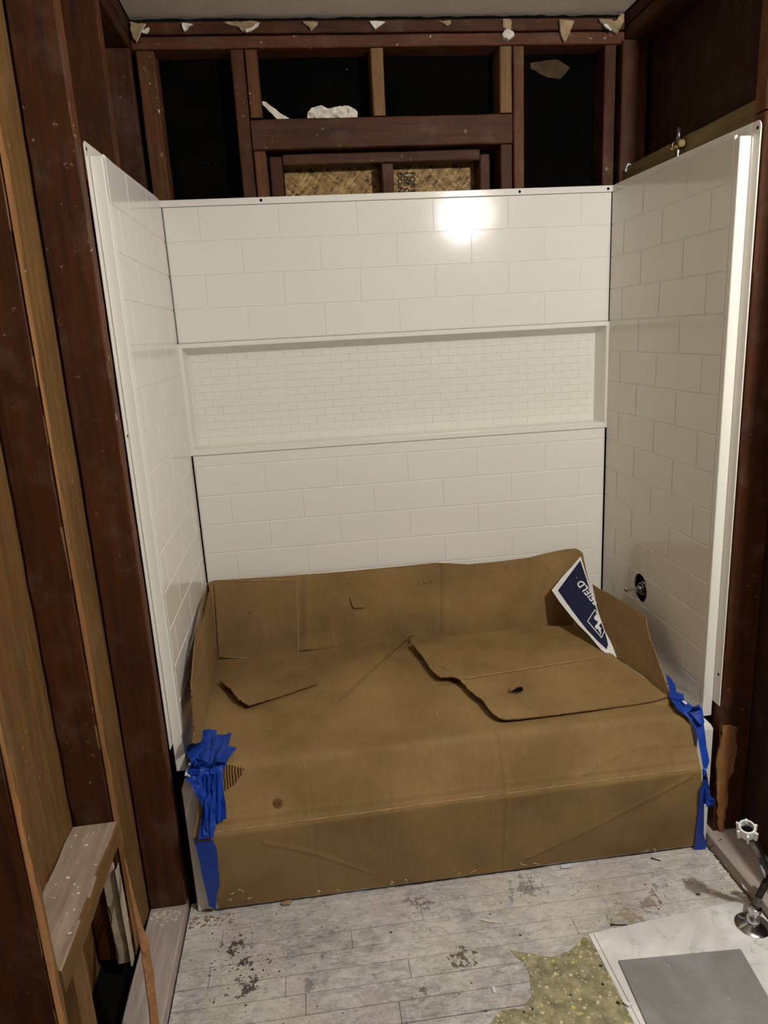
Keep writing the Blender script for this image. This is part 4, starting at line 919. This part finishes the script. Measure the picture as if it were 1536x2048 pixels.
# nails, scraps
def nail(a, b, lab, head=True):
    a, b = Vector(a), Vector(b); t = (b-a).normalized(); o = tag(empty('nail', a), lab, 'nail')
    v, f = tube([a, b-t*0.004, b], 0.0014, 8, rad=[0.0014, 0.0014, 0.0003]); obj('shank', v, f, RUST, o, smooth=True)
    if head: v, f = tube([a-t*0.0012, a], 0.0038, 12); obj('nail_head', v, f, RUST, o)
    return o
pa = atZ(1223, 1849, 0.0045); pb = atZ(1256, 1850, 0.0025); nail(pa, pb, 'rusty nail lying just above the white stone-look sheet')
pa = atZ(1304, 1716, 0.0045); pb = atZ(1322, 1722, 0.0025); nail(pa, pb, 'thin dark nail on the floorboards below the right end of the carton')
pa = atZ(1443, 1678, 0.046); pb = atZ(1418, 1697, 0.012); nail(pa, pb, 'bent nail leaning beside the right end of the tub', False)
def scrap(pts, z, mat, lab, cat='debris', nm='paper_scrap', grp=None, am=0.002): return tag(fp(pts, z, 0.0012, mat, name=nm, step=5, amp=am, freq=60), lab, cat, grp)
scrap([(1120,1731),(1141,1726),(1147,1729),(1138,1735),(1124,1736)], 0.004, PAPERW, 'white paper scrap at the bottom edge of the carton')
scrap([(983,1975),(990,1973),(993,1984),(987,1986)], 0.003, PAPERW, 'small white rectangle of paper beside the vinyl remnant')
scrap([(1366,1755),(1373,1753),(1377,1760),(1370,1764)], 0.004, PAPERW, 'white oval chip right of the dark knot near the carton corner')
scrap([(1418,1779),(1428,1777),(1430,1786),(1421,1788)], 0.004, GYP, 'cream chip on the floorboards near the sole plate')
scrap([(1482,1763),(1492,1768),(1498,1780),(1496,1783),(1486,1774)], 0.014, PAPERW, 'curled white scrap in the gap beside the right sole plate')
scrap([(1454,1722),(1466,1730),(1473,1745),(1468,1750),(1458,1738),(1450,1730)], 0.008, GYP, 'crumpled pale scrap in the gap near the tub corner')
scrap([(560,1806),(575,1799),(587,1801),(580,1808),(566,1810)], 0.006, PAPER, 'small tan cardboard shred under the left part of the carton')
scrap([(390,1812),(405,1808),(430,1813),(428,1820),(404,1821)], 0.006, CARDP, 'curled tan shred at the foot of the blue tape')
scrap([(1245,2003),(1251,1998),(1262,2008),(1258,2013)], 0.010, WHITEPL, 'white clip lying against the grey slab')
scrap([(960,1840),(963,1836),(990,1841),(1004,1843),(1003,1846),(985,1845)], 0.0022, GYP, 'pale scrape of plaster in the middle of the floor', am=0.0004)
# dark paper patch on tar paper in the right bay
tag(sheet('torn_paper', [(1060,126),(1080,123),(1105,119),(1117,120),(1140,135),(1131,147),(1121,158),(1095,155),(1078,147),(1072,142),(1062,138)], lambda x, y: atY(x, y, YD-0.006), 0.001, simple('brown_kraft_scrap', (74,58,42), 0.8, 0.1, var=0.2), step=8, amp=0.003, freq=25), 'torn brown kraft paper on the black tar paper in the right bay', 'paper')
# crumbs: uncountable plaster dust and grit
def crumbs(name, n, gen, mat, s0, s1, lab, cat='debris', seed=1):
    rs = random.Random(seed); vs = []; fs = []
    for _ in range(n):
        c, up_ = gen(rs); s = rs.uniform(s0, s1)*(0.5+rs.random()); b0 = len(vs)
        a = rs.uniform(0, 6.28); ex = rs.uniform(0.6, 1.8)
        for k in range(5): an = a+k*1.2566; r = s*(0.6+0.5*rs.random()); vs.append((c.x+math.cos(an)*r*ex, c.y+math.sin(an)*r, c.z))
        vs.append((c.x, c.y, c.z+s*rs.uniform(0.3, 0.8)))
        for k in range(5): fs.append([b0+k, b0+(k+1) % 5, b0+5])
        fs.append([b0+4, b0+3, b0+2, b0+1, b0])
    o = obj(name, vs, fs, mat); tag(o, lab, cat); o['kind'] = 'stuff'; return o
crumbs('plaster_crumbs', 420, lambda r: (Vector((r.uniform(-0.02, 1.5), r.uniform(-1.35, -0.80) if r.random() < .6 else r.uniform(-0.87, -0.80), 0.0005)), 0), GYP, 0.0009, 0.0026, 'tiny white plaster crumbs scattered over the floorboards', seed=2)
crumbs('dark_grit', 380, lambda r: (Vector((r.uniform(-0.02, 1.5), r.uniform(-1.35, -0.80), 0.0005)) if r.random() < .6 else Vector((r.gauss(0.13, 0.05), r.gauss(-0.97, 0.06), 0.0005)), 0), RUST, 0.0008, 0.0026, 'dark grit and splinters scattered over the floorboards', seed=3)
crumbs('gap_rubble', 90, lambda r: (Vector((1.515+r.uniform(-.02, .008), r.uniform(-1.03, -0.80), 0.0005)), 0), GYP, 0.002, 0.005, 'pale rubble along the gap by the right sole plate', seed=5)
crumbs('left_rubble', 60, lambda r: (Vector((r.uniform(-.03, 0.10), r.uniform(-0.83, -0.79), 0.0005)), 0), PAPER, 0.002, 0.005, 'tan rubble at the foot of the left end of the carton', seed=6)
crumbs('block_crumbs', 46, lambda r: (Vector((r.uniform(-.225, -.14), r.uniform(-1.33, -0.95), 0.4465)), 0), GYP, 0.001, 0.004, 'white crumbs on the dusty blocking of the left wall', seed=7)
crumbs('carton_crumbs', 40, lambda r: (Vector((r.uniform(.08, 1.2), r.uniform(-.7, -.2), 0.452)), 0), GYP, 0.0008, 0.002, 'white specks scattered on the cardboard over the tub', seed=9)
crumbs('ledge_dust', 120, lambda r: (Vector((r.uniform(-.13, -.05), -0.79-abs(r.gauss(0, 0.03)), 0.0345)), 0), GYP, 0.001, 0.003, 'pale dust heaped on the left sole plate beside the post', seed=10)
